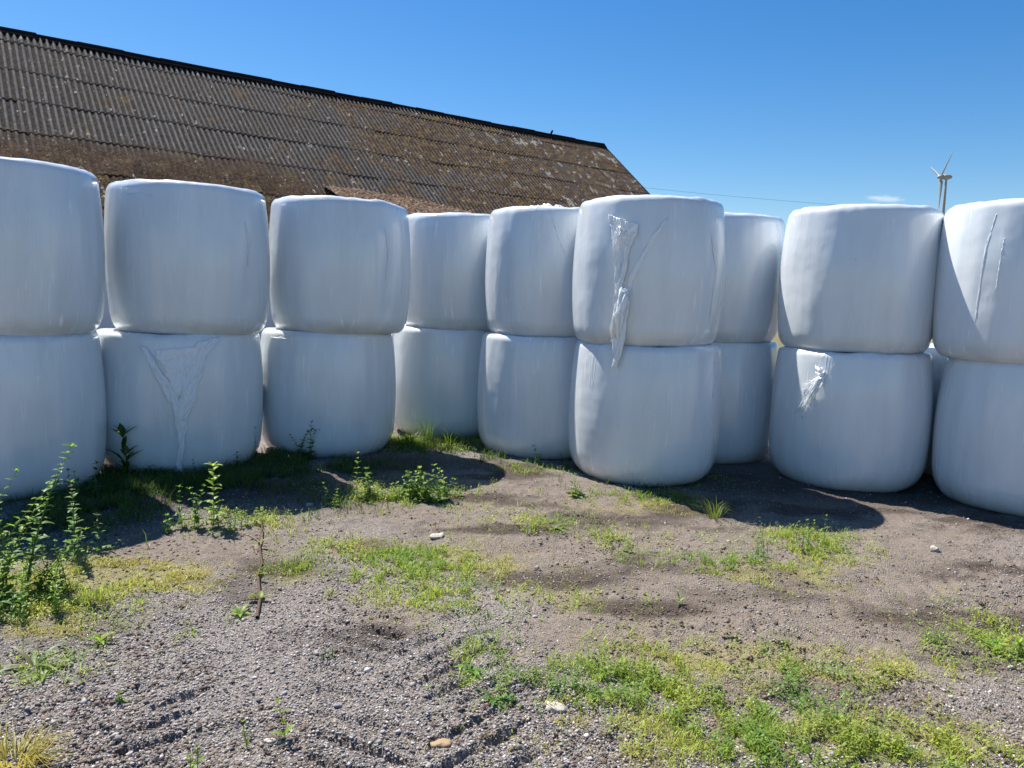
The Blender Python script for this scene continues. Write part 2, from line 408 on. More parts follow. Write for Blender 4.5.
# ------------------------------------------------------------------ grass and low leafy cover
def in_patch(lst, dens, clump=7.0, thr=0.0):
    X, Y, K = [], [], []
    for (u, v, ru, rv, w_) in lst:
        e = ell(u, v, ru, rv)
        n = int(dens*w_*e[2]*e[3]*3.14*2)
        r = rng.normal(size=(n, 2))*.62
        px = e[0]+r[:, 0]*e[2]; py = e[1]+r[:, 1]*e[3]
        k = fbm(px*clump, py*clump, 91, 3)+.25*(rng.random(n)-.5) > thr
        X.append(px[k]); Y.append(py[k])
    X = np.concatenate(X); Y = np.concatenate(Y)
    return X, Y
G_MAIN = [(420, 572, 62, 24, 1.0), (395, 560, 50, 16, .8), (450, 600, 40, 20, .7), (478, 650, 26, 30, .6), (610, 685, 90, 22, 1.0), (690, 705, 80, 25, .8),
          (760, 745, 110, 22, 1.0), (900, 755, 130, 22, .8), (740, 567, 62, 9, .9), (812, 545, 42, 14, 1.1), (540, 525, 55, 8, .5), (612, 540, 20, 8, .5), (640, 650, 60, 20, .4),
          (325, 550, 50, 12, .35), (284, 570, 22, 8, .5), (120, 600, 60, 16, .4), (170, 628, 60, 10, .2), (60, 665, 60, 16, .3), (770, 590, 30, 6, .3), (560, 600, 50, 16, .2),
          (1005, 640, 40, 24, .5), (950, 668, 50, 12, .3), (640, 497, 60, 6, .5), (430, 440, 55, 5, 2.0), (240, 525, 55, 8, .8), (530, 470, 40, 5, .4), (640,560,30,10,.25), (420, 500, 60, 10, .6), (60, 590, 60, 20, .6), (700, 480, 30, 6, .3)]
x, y = in_patch(G_MAIN, 6500, 13, .05); n = len(x)
yel = np.clip(.5+fbm(x*2, y*2, 13, 3)+.3*(rng.random(n)-.5), 0, 1)
g = .7+.6*rng.random(n)
c = np.stack([(.16+.24*yel)*g, (.29+.16*yel)*g, (.05+.04*yel)*g], -1)
tag(strands(np.stack([x, y, gz(x, y)-.004], -1), .022+.075*rng.random(n)**1.5, .0022+.0028*rng.random(n), rng.random(n)*6.28, .15+.75*rng.random(n), c, 'grass', m_grass, .8),
    'sparse green grass growing in patches through the gravel', kind='stuff')
# grass along the foot of the bales, its green darkened for their shade
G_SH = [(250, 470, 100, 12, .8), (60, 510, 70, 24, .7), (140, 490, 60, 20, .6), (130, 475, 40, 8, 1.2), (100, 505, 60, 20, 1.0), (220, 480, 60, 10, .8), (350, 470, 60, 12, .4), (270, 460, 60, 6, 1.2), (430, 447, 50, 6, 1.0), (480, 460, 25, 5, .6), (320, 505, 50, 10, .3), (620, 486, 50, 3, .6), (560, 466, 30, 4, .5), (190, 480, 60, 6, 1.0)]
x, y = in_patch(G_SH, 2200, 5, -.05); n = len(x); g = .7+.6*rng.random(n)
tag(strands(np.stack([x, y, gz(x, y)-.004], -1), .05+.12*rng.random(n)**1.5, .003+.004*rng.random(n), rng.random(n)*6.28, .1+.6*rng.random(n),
    np.stack([.075*g, .13*g, .028*g], -1), 'shade_grass', m_grass, .8), 'long shade-darkened grass at the foot of the wrapped bales', kind='stuff')
# yellowed creeping moss-like grass
G_Y = [(80, 582, 90, 16, 1.0), (160, 575, 60, 9, .9), (30, 605, 50, 14, .8), (185, 590, 26, 5, .8), (45, 628, 45, 8, .5), (110, 562, 60, 8, .6), (480, 560, 60, 16, .25), (760, 575, 80, 10, .3), (640, 740, 110, 24, .5), (860, 735, 140, 24, .5), (830, 672, 100, 16, .35), (690, 670, 70, 14, .25), (360, 548, 60, 10, .3), (200,515,40,4,.3), (650, 505, 60, 6, .4)]
x, y = in_patch(G_Y, 11000, 13, .04); n = len(x); g = .7+.6*rng.random(n); yy = rng.random(n)
tag(strands(np.stack([x, y, gz(x, y)-.002], -1), .015+.035*rng.random(n), .002+.002*rng.random(n), rng.random(n)*6.28, .5+.9*rng.random(n),
    np.stack([(.34+.16*yy)*g, (.35+.08*yy)*g, .11*g], -1), 'yellow_grass', m_grass, .5, 1.1), 'yellowed creeping grass matted over the soil', kind='stuff')

def leaflets(pos, size, az, pitch, cols, name, mat):
    n = len(pos)
    d = np.stack([np.cos(az)*np.cos(pitch), np.sin(az)*np.cos(pitch), np.sin(pitch)], -1)
    s = np.stack([-np.sin(az), np.cos(az), np.zeros(n)], -1)
    u = np.cross(d, s)
    L = size[:, None]
    V = np.stack([pos, pos+d*L*.45+s*L*.28-u*L*.06, pos+d*L, pos+d*L*.45-s*L*.28-u*L*.06, pos+d*L*.5+u*L*.04], 1).reshape(-1, 3)
    k = np.arange(n)[:, None]*5
    T = np.concatenate([np.array([[0, 1, 4]])+k, np.array([[1, 2, 4]])+k, np.array([[2, 3, 4]])+k, np.array([[3, 0, 4]])+k])
    return mesh_obj(name, V, T, mat, colors=np.repeat(cols, 5, 0))
G_L = [(420, 572, 60, 24, .5), (610, 688, 90, 22, .9), (700, 710, 90, 25, 1.0), (770, 745, 120, 22, 1.1), (900, 755, 130, 24, 1.0), (840, 672, 90, 18, .45), (800, 690, 80, 14, .4), (540, 522, 60, 9, .5), (612, 540, 30, 9, .5),
       (745, 567, 60, 8, .5), (815, 543, 40, 12, .6), (480, 660, 26, 30, .5), (330, 552, 50, 10, .3), (400, 492, 60, 8, 1.0), (240, 520, 50, 7, 1.0), (30, 570, 50, 30, .7), (1000, 640, 40, 22, .7), (940, 645, 40, 16, .3), (800, 720, 60, 16, .5), (660,540,70,8,.2), (60, 610, 60, 12, .5),
       (290, 572, 26, 8, .4), (50, 665, 50, 16, .3), (500, 690, 40, 12, .3), (470, 600, 40, 20, .3), (740, 650, 80, 16, .15), (850, 600, 80, 10, .08), (430, 445, 50, 6, 1.2), (590, 600, 80, 20, .1)]
x, y = in_patch(G_L, 1700, 14, .09); n = len(x)
k = 6; px = np.repeat(x, k); py = np.repeat(y, k); m = n*k
hh = .006+.05*rng.random(m)**1.3
px = px+rng.normal(size=m)*.012; py = py+rng.normal(size=m)*.012
yel = np.repeat(np.clip(.5+fbm(x*2.3, y*2.3, 17, 3)+.5*(rng.random(n)-.5), 0, 1), k); g = .7+.6*rng.random(m)
c = np.stack([(.15+.27*yel)*g, (.28+.16*yel)*g, (.06+.04*yel)*g], -1)
tag(leaflets(np.stack([px, py, gz(px, py)+hh], -1), .008+.014*rng.random(m), rng.random(m)*6.28, (rng.random(m)-.3)*1.4, c, 'ground_cover', m_leaf),
    'low leafy green ground cover spread among the grass', kind='stuff')

# ------------------------------------------------------------------ bales
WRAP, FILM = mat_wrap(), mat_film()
RB, HB = .69, 1.225
def prof(z, H, R, rb, rt):
    """outer radius at height z"""
    t = z/H
    r = R*(1-.06*(2*t-1)**2)
    zb = np.clip(1-z/rb[1], 0, 1); zt = np.clip(1-(H-z)/rt[1], 0, 1)
    r = r-rb[0]*(1-np.sqrt(np.clip(1-zb**2.2, 0, 1)))-rt[0]*(1-np.sqrt(np.clip(1-zt**2.4, 0, 1)))
    return r
def make_bale(loc, R=RB, H=HB, rb=(.13, .22), rt=(.10, .13), seed=0, lean=0.0, name='wrapped_bale'):
    NA, NZ = 168, 84
    az = np.linspace(0, 2*math.pi, NA, endpoint=False)
    s = np.linspace(0, 1, NZ); zz = H*(.5-.5*np.cos(s*math.pi))*.55+H*s*.45
    zz = zz/zz[-1]*H
    rr = prof(zz, H, R, rb, rt)
    caps = np.array([.97, .9, .75, .5, .25, .03])
    rows_z = np.concatenate([np.zeros(6), zz, np.full(6, H)]); rows_r = np.concatenate([rr[0]*caps[::-1], rr, rr[-1]*caps])
    A, Z = np.meshgrid(az, rows_z); Rr = np.repeat(rows_r[:, None], NA, 1)
    ca, sa = np.cos(A), np.sin(A)
    def pn(k, kz, sd):                               # periodic noise on the cylinder
        return (noise(ca*k+50, sa*k+Z*kz, seed*11+sd)+noise(sa*k-30, ca*k-Z*kz, seed*11+sd+3))
    t = Z/H; body = np.clip(rows_r/rr.max(), 0, 1)[:, None]
    dr = .017*pn(1.3, .7, 1)+.006*pn(3.0, .6, 2)+.0035*pn(8, .7, 5)+.0008*pn(24, .6, 6)
    sh = .7*np.exp(-((t-1)/.06)**2)+np.exp(-(t/.10)**2)
    dr = dr+sh*(.008*pn(5, 2, 7)+.0035*pn(16, 3, 8)+.0015*pn(45, 6, 9))
    Rr = np.maximum(Rr+dr*body, .01)
    Zd = Z+np.where(t > .985, (.010*pn(4, 0, 15)+.006*noise(ca*Rr*22, sa*Rr*22, seed+70)), 0)*1.0
    Zd = Zd+sh*.010*pn(2.2, 0, 12)
    V = np.stack([ca*Rr+lean*Z, sa*Rr, Zd], -1).reshape(-1, 3)
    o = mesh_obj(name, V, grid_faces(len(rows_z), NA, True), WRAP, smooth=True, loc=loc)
    return o
STK = {  # centre x, y from the contact line in the photograph
 1: (12, 497), 2: (182, 470), 3: (329, 455), 4: (449, 437), 5: (541, 457), 6: (640, 483), 7: (706, 461), 8: (842, 487), 9: (1018, 513)}
def centre(u, v):
    x, y = at(u, v); d = math.hypot(x, y); k = (d+RB*.70)/d; return x*k, y*k
LBL = {
 1: ('upper white wrapped bale at the far left, partly cut off by the photo edge', 'lower white wrapped bale at the far left, behind the tall green weeds'),
 2: ('white wrapped bale on top of the bale with the V-shaped torn film', 'lower white wrapped bale with a V-shaped torn film hanging down to the ground'),
 3: ('upper white wrapped bale, third stack from the left, before the brown lean-to roof', 'lower white wrapped bale with a dark branching weed against its left half'),
 4: ('smooth upper white wrapped bale, set back, fourth stack from the left', 'lower white wrapped bale set back behind the sunlit grass, fourth stack from the left'),
 5: ('upper white wrapped bale with a crumpled sunlit film bunch along its top edge', 'lower white wrapped bale just left of the one sunlit along its left side'),
 6: ('upper white wrapped bale with a long strip of torn film hanging down its front', 'lower white wrapped bale under the hanging torn strip, sunlit along its left side'),
 7: ('upper white wrapped bale half hidden behind the bale with the hanging torn strip', 'lower white wrapped bale recessed in deep shade, third stack from the right'),
 8: ('upper white wrapped bale resting on the bale with the small tuft of torn film', 'lower white wrapped bale with a small sunlit tuft of torn film near its top'),
 9: ('upper white wrapped bale at the right edge, a diagonal shadow across it', 'lower white wrapped bale at the right edge of the photo, nearest on that side')}
BALES = {}
jit = random.Random(3)
UP = {1: (.02, 0), 2: (.11, 0), 3: (.12, -.02), 4: (.08, 0), 5: (.02, 0), 6: (-.04, -.02), 7: (-.03, 0), 8: (-.01, 0), 9: (-.13, 0)}
for i, (u, v) in STK.items():
    cx, cy = centre(u, v); z0 = gnd_z(cx, cy)-.015
    lo = make_bale((cx, cy, z0), R=RB+jit.uniform(-.008, .008)+(.035 if i == 2 else 0), H=HB, seed=i, rb=(.13, .24), rt=(.045, .06))
    lo.rotation_euler = (0, 0, jit.uniform(0, 6.28))
    tag(lo, LBL[i][1], 'bale', 'stacked white wrapped bales')
    ux, uy = cx+UP[i][0], cy+UP[i][1]
    hi = make_bale((ux, uy, z0+HB-.012), R=RB+jit.uniform(-.005, .005)-(.02 if i > 4 else 0), H=HB+.035, seed=i+20, rb=(.085, .17), rt=(.06, .08))
    hi.rotation_euler = (0, 0, jit.uniform(0, 6.28))
    tag(hi, LBL[i][0], 'bale', 'stacked white wrapped bales')
    BALES[i] = (lo, hi)
# a bale of the row behind, seen through the gap between the two right-hand stacks
d_ = at(938, 487); k_ = 8.75/math.hypot(*d_)
bk = make_bale((d_[0]*k_, d_[1]*k_, gnd_z(d_[0]*k_, d_[1]*k_)-.015), seed=61)
tag(bk, 'white wrapped bale behind, glimpsed in the gap between the two right-hand stacks', 'bale', 'stacked white wrapped bales')

# ---- torn film lying on a bale: left and right edges given as photo points on its surface
def on_bale(bale, u, v, R=RB):
    d = ray(u, v); bx, by = bale.location.x, bale.location.y
    a = d[0]**2+d[1]**2; b = -2*(d[0]*bx+d[1]*by); c = bx*bx+by*by-R*R
    disc = max(b*b-4*a*c, 0); t = (-b-math.sqrt(disc))/(2*a)
    return math.atan2(d[1]*t-by, d[0]*t-bx), HC+d[2]*t-bale.location.z
from mathutils.bvhtree import BVHTree
from mathutils import Vector
_bvh = {}
def real_radius(bale, az, z, guess):
    """radius of the wrapped surface itself at this azimuth (world) and height"""
    if bale.name not in _bvh:
        me = bale.data; _bvh[bale.name] = BVHTree.FromPolygons([v.co[:] for v in me.vertices], [tuple(p.vertices) for p in me.polygons])
    t = _bvh[bale.name]; a = az-bale.rotation_euler.z; out = guess.copy()
    f, g, h = out.ravel(), a.ravel(), z.ravel()
    for i in range(f.size):
        c_, s_ = math.cos(g[i]), math.sin(g[i])
        hit = t.ray_cast(Vector((c_*1.2, s_*1.2, h[i])), Vector((-c_, -s_, 0)), 1.2)
        if hit[0] is not None: f[i] = math.hypot(hit[0].x, hit[0].y)
    return f.reshape(guess.shape)
def film(bale, left, right, seed, rt, rb, nr=120, nc=44, off=.012, amp=.014, name='torn_film', free=None, label=None, H=HB, flare=0.0):
    L = np.array([on_bale(bale, *p) for p in left]); Rg = np.array([on_bale(bale, *p) for p in right])
    ts = np.linspace(0, len(L)-1, nr); k = np.arange(len(L))
    La = np.stack([np.interp(ts, k, L[:, j]) for j in (0, 1)], -1); Ra = np.stack([np.interp(ts, k, Rg[:, j]) for j in (0, 1)], -1)
    w_ = np.linspace(0, 1, nc)
    P = La[:, None]*(1-w_[None, :, None])+Ra[:, None]*w_[None, :, None]
    rowi = np.linspace(0, 1, nr)[:, None]; coli = w_[None]
    P[..., 0] += .006*fbm(rowi*9+coli*3, coli*0+seed, seed, 3)+(.010 if amp < .008 else .026)*fbm(rowi*14, coli*3, seed+5, 3)
    P[..., 1] += .012*fbm(coli*7+seed, rowi*5, seed+9, 2)
    zc = np.clip(P[..., 1], .02, H-.002)
    r = prof(zc, H, RB+.004, rb, rt)
    below = np.clip(-(P[..., 1]-.02), 0, 1)
    r = np.where(P[..., 1] < .12, prof(np.full_like(zc, .16), H, RB, rb, rt), r)
    r = real_radius(bale, P[..., 0], np.clip(P[..., 1], .14, H-.03), r)
    wide = np.abs(Ra[:, 0]-La[:, 0])[:, None]*RB
    rid = 1-np.abs(fbm(coli*wide*24+rowi*5+seed, rowi*3.2, seed+3, 2))*2.4
    cr = 1-np.abs(fbm(coli*6+rowi*3, rowi*16+coli*4, seed+13, 3))*2.4
    edge = np.minimum(1, 6*np.minimum(coli, 1-coli)+.35)
    o_ = off+amp*np.clip(rid, 0, 1)*1.3+amp*.6*np.clip(cr, 0, 1)+flare*rowi
    r = r+o_*(.5+.5*edge)
    lx = bale.location
    V = np.stack([np.cos(P[..., 0])*r, np.sin(P[..., 0])*r, P[..., 1]], -1).reshape(-1, 3)
    rz = -bale.rotation_euler.z; c_, s_ = math.cos(rz), math.sin(rz)
    V = np.stack([V[:, 0]*c_-V[:, 1]*s_, V[:, 0]*s_+V[:, 1]*c_, V[:, 2]], -1)
    o = mesh_obj(name, V, grid_faces(nr, nc), FILM, parent=bale, smooth=True)
    m = o.modifiers.new('thick', 'SOLIDIFY'); m.thickness = .0015
    if label: o['label'] = label
    return o
U6, L2, L8, U5 = BALES[6][1], BALES[2][0], BALES[8][0], BALES[5][1]
rtu, rbu, rtl, rbl = (.06, .08), (.085, .17), (.045, .06), (.13, .24)
film(U6, [(606, 214), (611, 232), (615, 262), (614, 295), (612, 318), (611, 342), (611, 368)], [(638, 224), (634, 240), (627, 262), (622, 285), (630, 303), (624, 335), (617, 366)],
     101, rtu, rbu, off=.006, amp=.017, flare=.02, label='long torn strip of white film hanging down the front')
film(U6, [(668, 217), (652, 236), (636, 262), (628, 276), (624, 300)], [(669, 218), (656, 238), (640, 265), (632, 282), (627, 302)], 102, rtu, rbu, nr=60, nc=14, off=.0, amp=.003)
film(L2, [(141, 345), (152, 368), (163, 388), (172, 405), (178, 430), (179, 450), (176, 471)], [(150, 348), (163, 372), (176, 392), (187, 410), (186, 430), (184, 450), (182, 471)],
     103, rtl, rbl, off=.002, amp=.014, nc=24)
film(L2, [(196, 342), (190, 360), (185, 380), (180, 400), (178, 418)], [(222, 336), (208, 352), (200, 376), (194, 398), (186, 420)], 104, rtl, rbl, off=.0, amp=.012, nc=30)
film(L2, [(155, 350), (166, 372), (176, 395)], [(198, 346), (194, 368), (190, 395)], 105, rtl, rbl, nr=60, nc=40, off=.001, amp=.010)
def ribbons(bale, root, tips, seed, R_off=.01, wd=.010, name='torn_film', n=16, jit_=6):
    """a frayed tuft: narrow curled ribbons from one tear, sagging down the wrap"""
    rr_ = random.Random(seed); V, Fc = [], []
    rz = -bale.rotation_euler.z; c_, s_ = math.cos(rz), math.sin(rz)
    for q in range(n):
        tu, tv = rr_.choice(tips); tu += rr_.uniform(-jit_, jit_); tv += rr_.uniform(-jit_, jit_)
        ru, rv = root[0]+rr_.uniform(-3, 3), root[1]+rr_.uniform(-3, 3); w_ = wd*rr_.uniform(.6, 1.8); lift = rr_.uniform(.01, .05); ph = rr_.uniform(0, 6); b0 = len(V); ns = 16
        a0, z0_ = on_bale(bale, ru, rv); a1, z1_ = on_bale(bale, tu, tv)
        for i in range(ns):
            t = i/(ns-1); a = a0+(a1-a0)*t+.012*math.sin(ph+t*7); z = z0_+(z1_-z0_)*t+.010*math.sin(ph*2+t*9)
            r0_ = float(prof(np.array([z]), HB, RB+.004, (.13, .24), (.045, .06))[0])+R_off+lift*math.sin(math.pi*min(1, t*1.1))
            tw = ph+t*rr_.uniform(3, 5); ww = w_*(1-.6*t)
            for sgn in (-1, 0, 1):
                aa = a+sgn*ww*math.cos(tw)/RB*.9; ra = r0_+sgn*ww*.5*math.sin(tw)+(.3*ww if sgn == 0 else 0); zz = z+sgn*ww*.5*math.sin(tw*1.3)
                X_, Y_ = math.cos(aa)*ra, math.sin(aa)*ra; V.append((X_*c_-Y_*s_, X_*s_+Y_*c_, zz))
        for i in range(ns-1):
            for k in (0, 1): a_ = b0+i*3+k; Fc.append((a_, a_+1, a_+4, a_+3))
    o = mesh_obj(name, np.array(V), np.array(Fc), FILM, parent=bale, smooth=True); return o
ribbons(L8, (824, 374), [(806, 396), (802, 412), (810, 405), (806, 388), (818, 366)], 5, n=34, wd=.011)
ribbons(U6, (625, 292), [(612, 345), (618, 335), (614, 358), (609, 350)], 9, n=34, wd=.017, R_off=.03, jit_=4)
ribbons(U6, (620, 228), [(614, 250), (624, 244), (630, 232), (616, 238)], 12, n=18, wd=.008, R_off=.012, jit_=5)

# long thin folds standing up from the stretched film
def fold(bale, pts, w_=2.0, seed=0, amp=.006, up=True):
    a_, b_ = (rtu, rbu) if up else (rtl, rbl)
    q = []
    for k in range(len(pts)-1):
        for m_ in range(3): q.append(tuple(pts[k][j]+(pts[k+1][j]-pts[k][j])*m_/3 for j in (0, 1)))
    q.append(pts[-1]); n_ = len(q)-1
    wk = [w_*(.12+.88*math.sin(math.pi*k/n_)**.8) for k in range(n_+1)]
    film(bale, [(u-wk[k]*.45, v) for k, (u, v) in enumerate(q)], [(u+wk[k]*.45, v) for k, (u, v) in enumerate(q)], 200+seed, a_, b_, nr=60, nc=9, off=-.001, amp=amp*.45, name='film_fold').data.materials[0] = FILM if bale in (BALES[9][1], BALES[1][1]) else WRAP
U9, U8, U1, U2, U3 = (BALES[k][1] for k in (9, 8, 1, 2, 3))
fold(U9, [(994, 214), (985, 245), (977, 295), (973, 322)], 1.8, 1, .004); fold(U9, [(1003, 238), (999, 262), (995, 290)], 1.2, 2, .003)
fold(U5, [(553, 219), (560, 238), (567, 257)], 1.4, 4, .003)
fold(U6, [(713, 236), (717, 270), (712, 322)], 2.0, 6)
fold(U2, [(246, 222), (250, 244), (248, 266)], 2.2, 11); fold(U2, [(124, 194), (138, 192), (152, 196)], 1.2, 12, .003)
fold(U3, [(386, 228), (389, 250), (386, 280)], 1.8, 13); fold(BALES[6][0], [(716, 362), (715, 380), (712, 398)], 2.0, 14, .005, False)
# bunched film lying on shoulders and in the nips between bales
def bunch(bale, az, z, R, size, seed, name='film_bunch', aspect=1.0, amp=1.0):
    n = 40; m = 40
    a = np.linspace(-1, 1, n)[:, None]; b = np.linspace(-1, 1, m)[None]
    msk = np.clip(1-(a**2+b**2), 0, 1)**.5
    hgt = msk*(.2+.9*np.abs(fbm(a*2.1+seed, b*2.1, seed, 3))*2)*size*.30
    A = az+a*size*aspect/R*(1+.2*noise(a*2, b*2+seed, seed+7)); Rr = R+b*size*.8+0*a
    V = np.stack([np.cos(A)*Rr, np.sin(A)*Rr, z+hgt*amp-.010-9.0*np.clip(Rr-.585, 0, 1)**2], -1).reshape(-1, 3)
    rz = -bale.rotation_euler.z; c_, s_ = math.cos(rz), math.sin(rz)
    V = np.stack([V[:, 0]*c_-V[:, 1]*s_, V[:, 0]*s_+V[:, 1]*c_, V[:, 2]], -1)
    return mesh_obj(name, V, grid_faces(n, m), FILM, parent=bale, smooth=True)
def az_of(bale, u, v): return on_bale(bale, u, v)[0]
bunch(U5, az_of(U5, 545, 216), HB+.030, .47, .15, 7, aspect=1.3, amp=1.0)
bunch(U5, az_of(U5, 560, 216), HB+.030, .50, .09, 8, amp=1.0)
bunch(BALES[8][1], az_of(BALES[8][1], 934, 215), HB+.030, .50, .09, 9, amp=.8)
bunch(BALES[2][0], az_of(BALES[2][0], 112, 330), HB-.015, .585, .09, 10, aspect=1.6)
bunch(BALES[1][0], az_of(BALES[1][0], 92, 335), HB-.015, .585, .07, 11, aspect=1.3)
bunch(BALES[3][0], az_of(BALES[3][0], 278, 330), HB-.015, .585, .09, 12, aspect=1.5)
bunch(BALES[2][0], az_of(BALES[2][0], 250, 330), HB-.015, .585, .07, 13, aspect=1.2)
bunch(BALES[4][0], az_of(BALES[4][0], 402, 333), HB-.015, .585, .06, 14, aspect=1.4)

# ------------------------------------------------------------------ barn
A = at(0, 30, 8); B = at(603, 146, 8); LR = math.hypot(B[0]-A[0], B[1]-A[1])
ang = math.atan2(B[1]-A[1], B[0]-A[0]); SL = math.radians(39); cs, ss = math.cos(SL), math.sin(SL)
barn = empty('barn', (A[0], A[1], 0), ang)          # local x along the ridge, -y towards the yard
tag(barn, 'long old barn with steep mossy corrugated roof behind the bales', 'barn')
EAVE = 8.8; X0 = -14.0; X1 = LR
ROOFM = mat_roof()
def roof_side(name, sgn, xa, xb, label=None):
    """corrugated sheets in overlapping rows; mesh x along ridge, y downslope, z outwards"""
    edges = [.08, .55, 2.0, 3.45, 4.9, 6.35, 7.6, EAVE]
    V, Fc, C = [], [], []; base = 0
    step = .146/8
    xs = np.arange(xa, xb+step*.5, step)
    for r in range(len(edges)-1):
        y0, y1 = edges[r]-.05*(r > 0), edges[r+1]+.06*(r < len(edges)-2)
        ys = np.linspace(y0, y1, 9)
        Xg, Yg = np.meshgrid(xs, ys)
        sheet = np.floor((Xg+r*.45)/1.022); hs_ = _h(sheet.astype(np.int64), np.full(sheet.shape, r), 5)
        t = (Yg-y0)/(y1-y0)
        cor = np.cos(Xg/.146*2*math.pi)
        Z = .028*cor+.018*t-.012+(hs_-.5)*.018*t+.06*fbm(Xg*.25, Yg*.3, 8, 2)+.008*fbm(Xg*9, Yg*2.5, 18, 2)
        Yj = Yg+((hs_-.5)*.09+.03*fbm(Xg*7, Yg*0, 19, 2))*(t > .9)
        # moss cushions
        mz = np.clip(np.exp(-((Xg-2.5)/4.5)**4)*1.0*(Yg-4.6-.45*fbm(Xg*.9, Yg*.9, 4, 3))*1.1, 0, 1)
        Z = Z+mz*np.clip(.03+.07*fbm(Xg*3, Yg*3, 6, 4), 0, .08)-mz*.02*cor*.5
        V.append(np.stack([Xg, Yj, Z], -1).reshape(-1, 3))
        C.append(np.stack([.5+.5*cor, hs_, mz], -1).reshape(-1, 3))
        Fc.append(grid_faces(len(ys), len(xs))+base); base += Xg.size
        # lower lip
        lipa = np.stack([Xg[-1], Yj[-1], Z[-1]], -1); lipb = lipa.copy(); lipb[:, 2] -= .024
        V.append(np.concatenate([lipa, lipb])); C.append(np.repeat(np.array([[.0, .5, 0]]), 2*len(xs), 0))
        Fc.append(grid_faces(2, len(xs))+base); base += 2*len(xs)
    V = np.concatenate(V); C = np.concatenate(C); Fc = np.concatenate(Fc)
    o = mesh_obj(name, V, Fc, ROOFM, parent=barn, smooth=False, colors=C)
    # local frame: x -> ridge, y -> downslope, z -> outward normal
    m = Matrix(((1, 0, 0, 0), (0, -cs*sgn, ss*-sgn, 0), (0, -ss, cs, 0), (0, 0, 0, 1)))
    m.translation = (0, 0, 8.0)
    o.matrix_local = m
    return o
roof_side('roof', 1, X0, X1+.02)
# the slope that faces away, plainer
def box(name, x0, x1, y0, y1, z0, z1, mat, parent=None, loc=None):
    v = [(x, y, z) for x in (x0, x1) for y in (y0, y1) for z in (z0, z1)]
    f = [(0, 1, 3, 2), (4, 6, 7, 5), (0, 4, 5, 1), (2, 3, 7, 6), (0, 2, 6, 4), (1, 5, 7, 3)]
    return mesh_obj(name, v, f, mat, parent, loc=loc)
PLASTER = mat_simple('limewashed_plaster', (.74, .69, .67), .9, .1, .2, 3)
DARKM = mat_simple('dark_ridge_tile', (.009, .009, .010), .95, .0, .4, 5)
WOOD = mat_simple('weathered_board', (.09, .075, .06), .85, .2, .4, 9)
yE, zE = EAVE*cs, 8-EAVE*ss
far = mesh_obj('roof', [(X0, .0, 7.99), (X1+.02, .0, 7.99), (X1+.02, yE, zE), (X0, yE, zE), (X0, .0, 7.93), (X1+.02, .0, 7.93), (X1+.02, yE, zE-.06), (X0, yE, zE-.06)],
               [(0, 1, 2, 3), (7, 6, 5, 4), (1, 5, 6, 2), (0, 3, 7, 4), (2, 6, 7, 3)], WOOD, barn)
yi = yE-.35; zi = 8-(yi/cs)*ss-.10
box('wall', X0+.2, X1-.15, -yi-.0, -yi+.3, -.2, zi, PLASTER, barn)
box('wall', X0+.2, X1-.15, yi-.3, yi, -.2, zi, PLASTER, barn)
for xg in (X0+.25, X1-.45):
    y_ = yi-.002
    v = [(xg, -y_, -.2), (xg, y_, -.2), (xg, y_, zi-.03), (xg, 0, 7.82), (xg, -y_, zi-.03)]
    v2 = [(a_+.28, b_, c_) for a_, b_, c_ in v]
    mesh_obj('gable_wall', v+v2, [(0, 1, 2, 3, 4), (9, 8, 7, 6, 5)]+[(q, q+5, (q+1) % 5+5, (q+1) % 5) for q in range(5)], PLASTER, barn)
# barge board along the visible gable slope
def rk(x, d, off):     # roof coords to barn local
    return (x, -cs*d-ss*off, 8-ss*d+cs*off)
def slab(name, x0, x1, d0, d1, o0, o1, mat):
    v = [rk(x, d, o) for x in (x0, x1) for d in (d0, d1) for o in (o0, o1)]
    f = [(0, 1, 3, 2), (4, 6, 7, 5), (0, 4, 5, 1), (2, 3, 7, 6), (0, 2, 6, 4), (1, 5, 7, 3)]
    return mesh_obj(name, v, f, mat, barn)
slab('barge_board', X1+.025, X1+.06, -.02, EAVE+.05, -.20, .045, WOOD)
# overlapping ridge caps
mv_, mf_ = [], []; xx = X0; kk = 0
while xx < X1+.03:
    e = min(xx+1.15, X1+.07); lift = .012*(kk % 2)+random.uniform(0, .014); lift2 = lift+random.uniform(-.01, .02)
    prof_pts = [(-.23, 0), (-.14, 0), (-.07, 1), (0, 2), (.07, 1), (.14, 0), (.23, 0)]
    ring = []
    for x_, lf in ((xx, lift), (e, lift2)):
        for (d, kz) in prof_pts:
            yy_ = -cs*abs(d)*(1 if d < 0 else -1); zz_ = 8-ss*abs(d)+.042+(.03 if kz == 1 else .035 if kz == 2 else 0)+lf
            ring.append((x_, yy_ if d < 0 else -yy_*-1, zz_))
        for (d, kz) in prof_pts:
            yy_ = -cs*abs(d)*(1 if d < 0 else -1); zz_ = 8-ss*abs(d)-.0+lf
            ring.append((x_, yy_, zz_))
    b0 = len(mv_); mv_ += ring; P_ = 7
    for q in range(6):
        mf_.append((b0+q, b0+q+1, b0+14+q+1, b0+14+q))
        mf_.append((b0+7+q, b0+21+q, b0+21+q+1, b0+7+q+1))
        mf_.append((b0+q, b0+7+q, b0+7+q+1, b0+q+1)); mf_.append((b0+14+q, b0+14+q+1, b0+21+q+1, b0+21+q))
    mf_.append((b0, b0+14, b0+21, b0+7)); mf_.append((b0+6, b0+13, b0+27, b0+20))
    xx += 1.05; kk += 1
mesh_obj('ridge_cap', mv_, mf_, DARKM, barn)
# small vent stub on the ridge
slab('vent_stub', 18.35, 18.40, -.03, .03, .05, .24, DARKM)
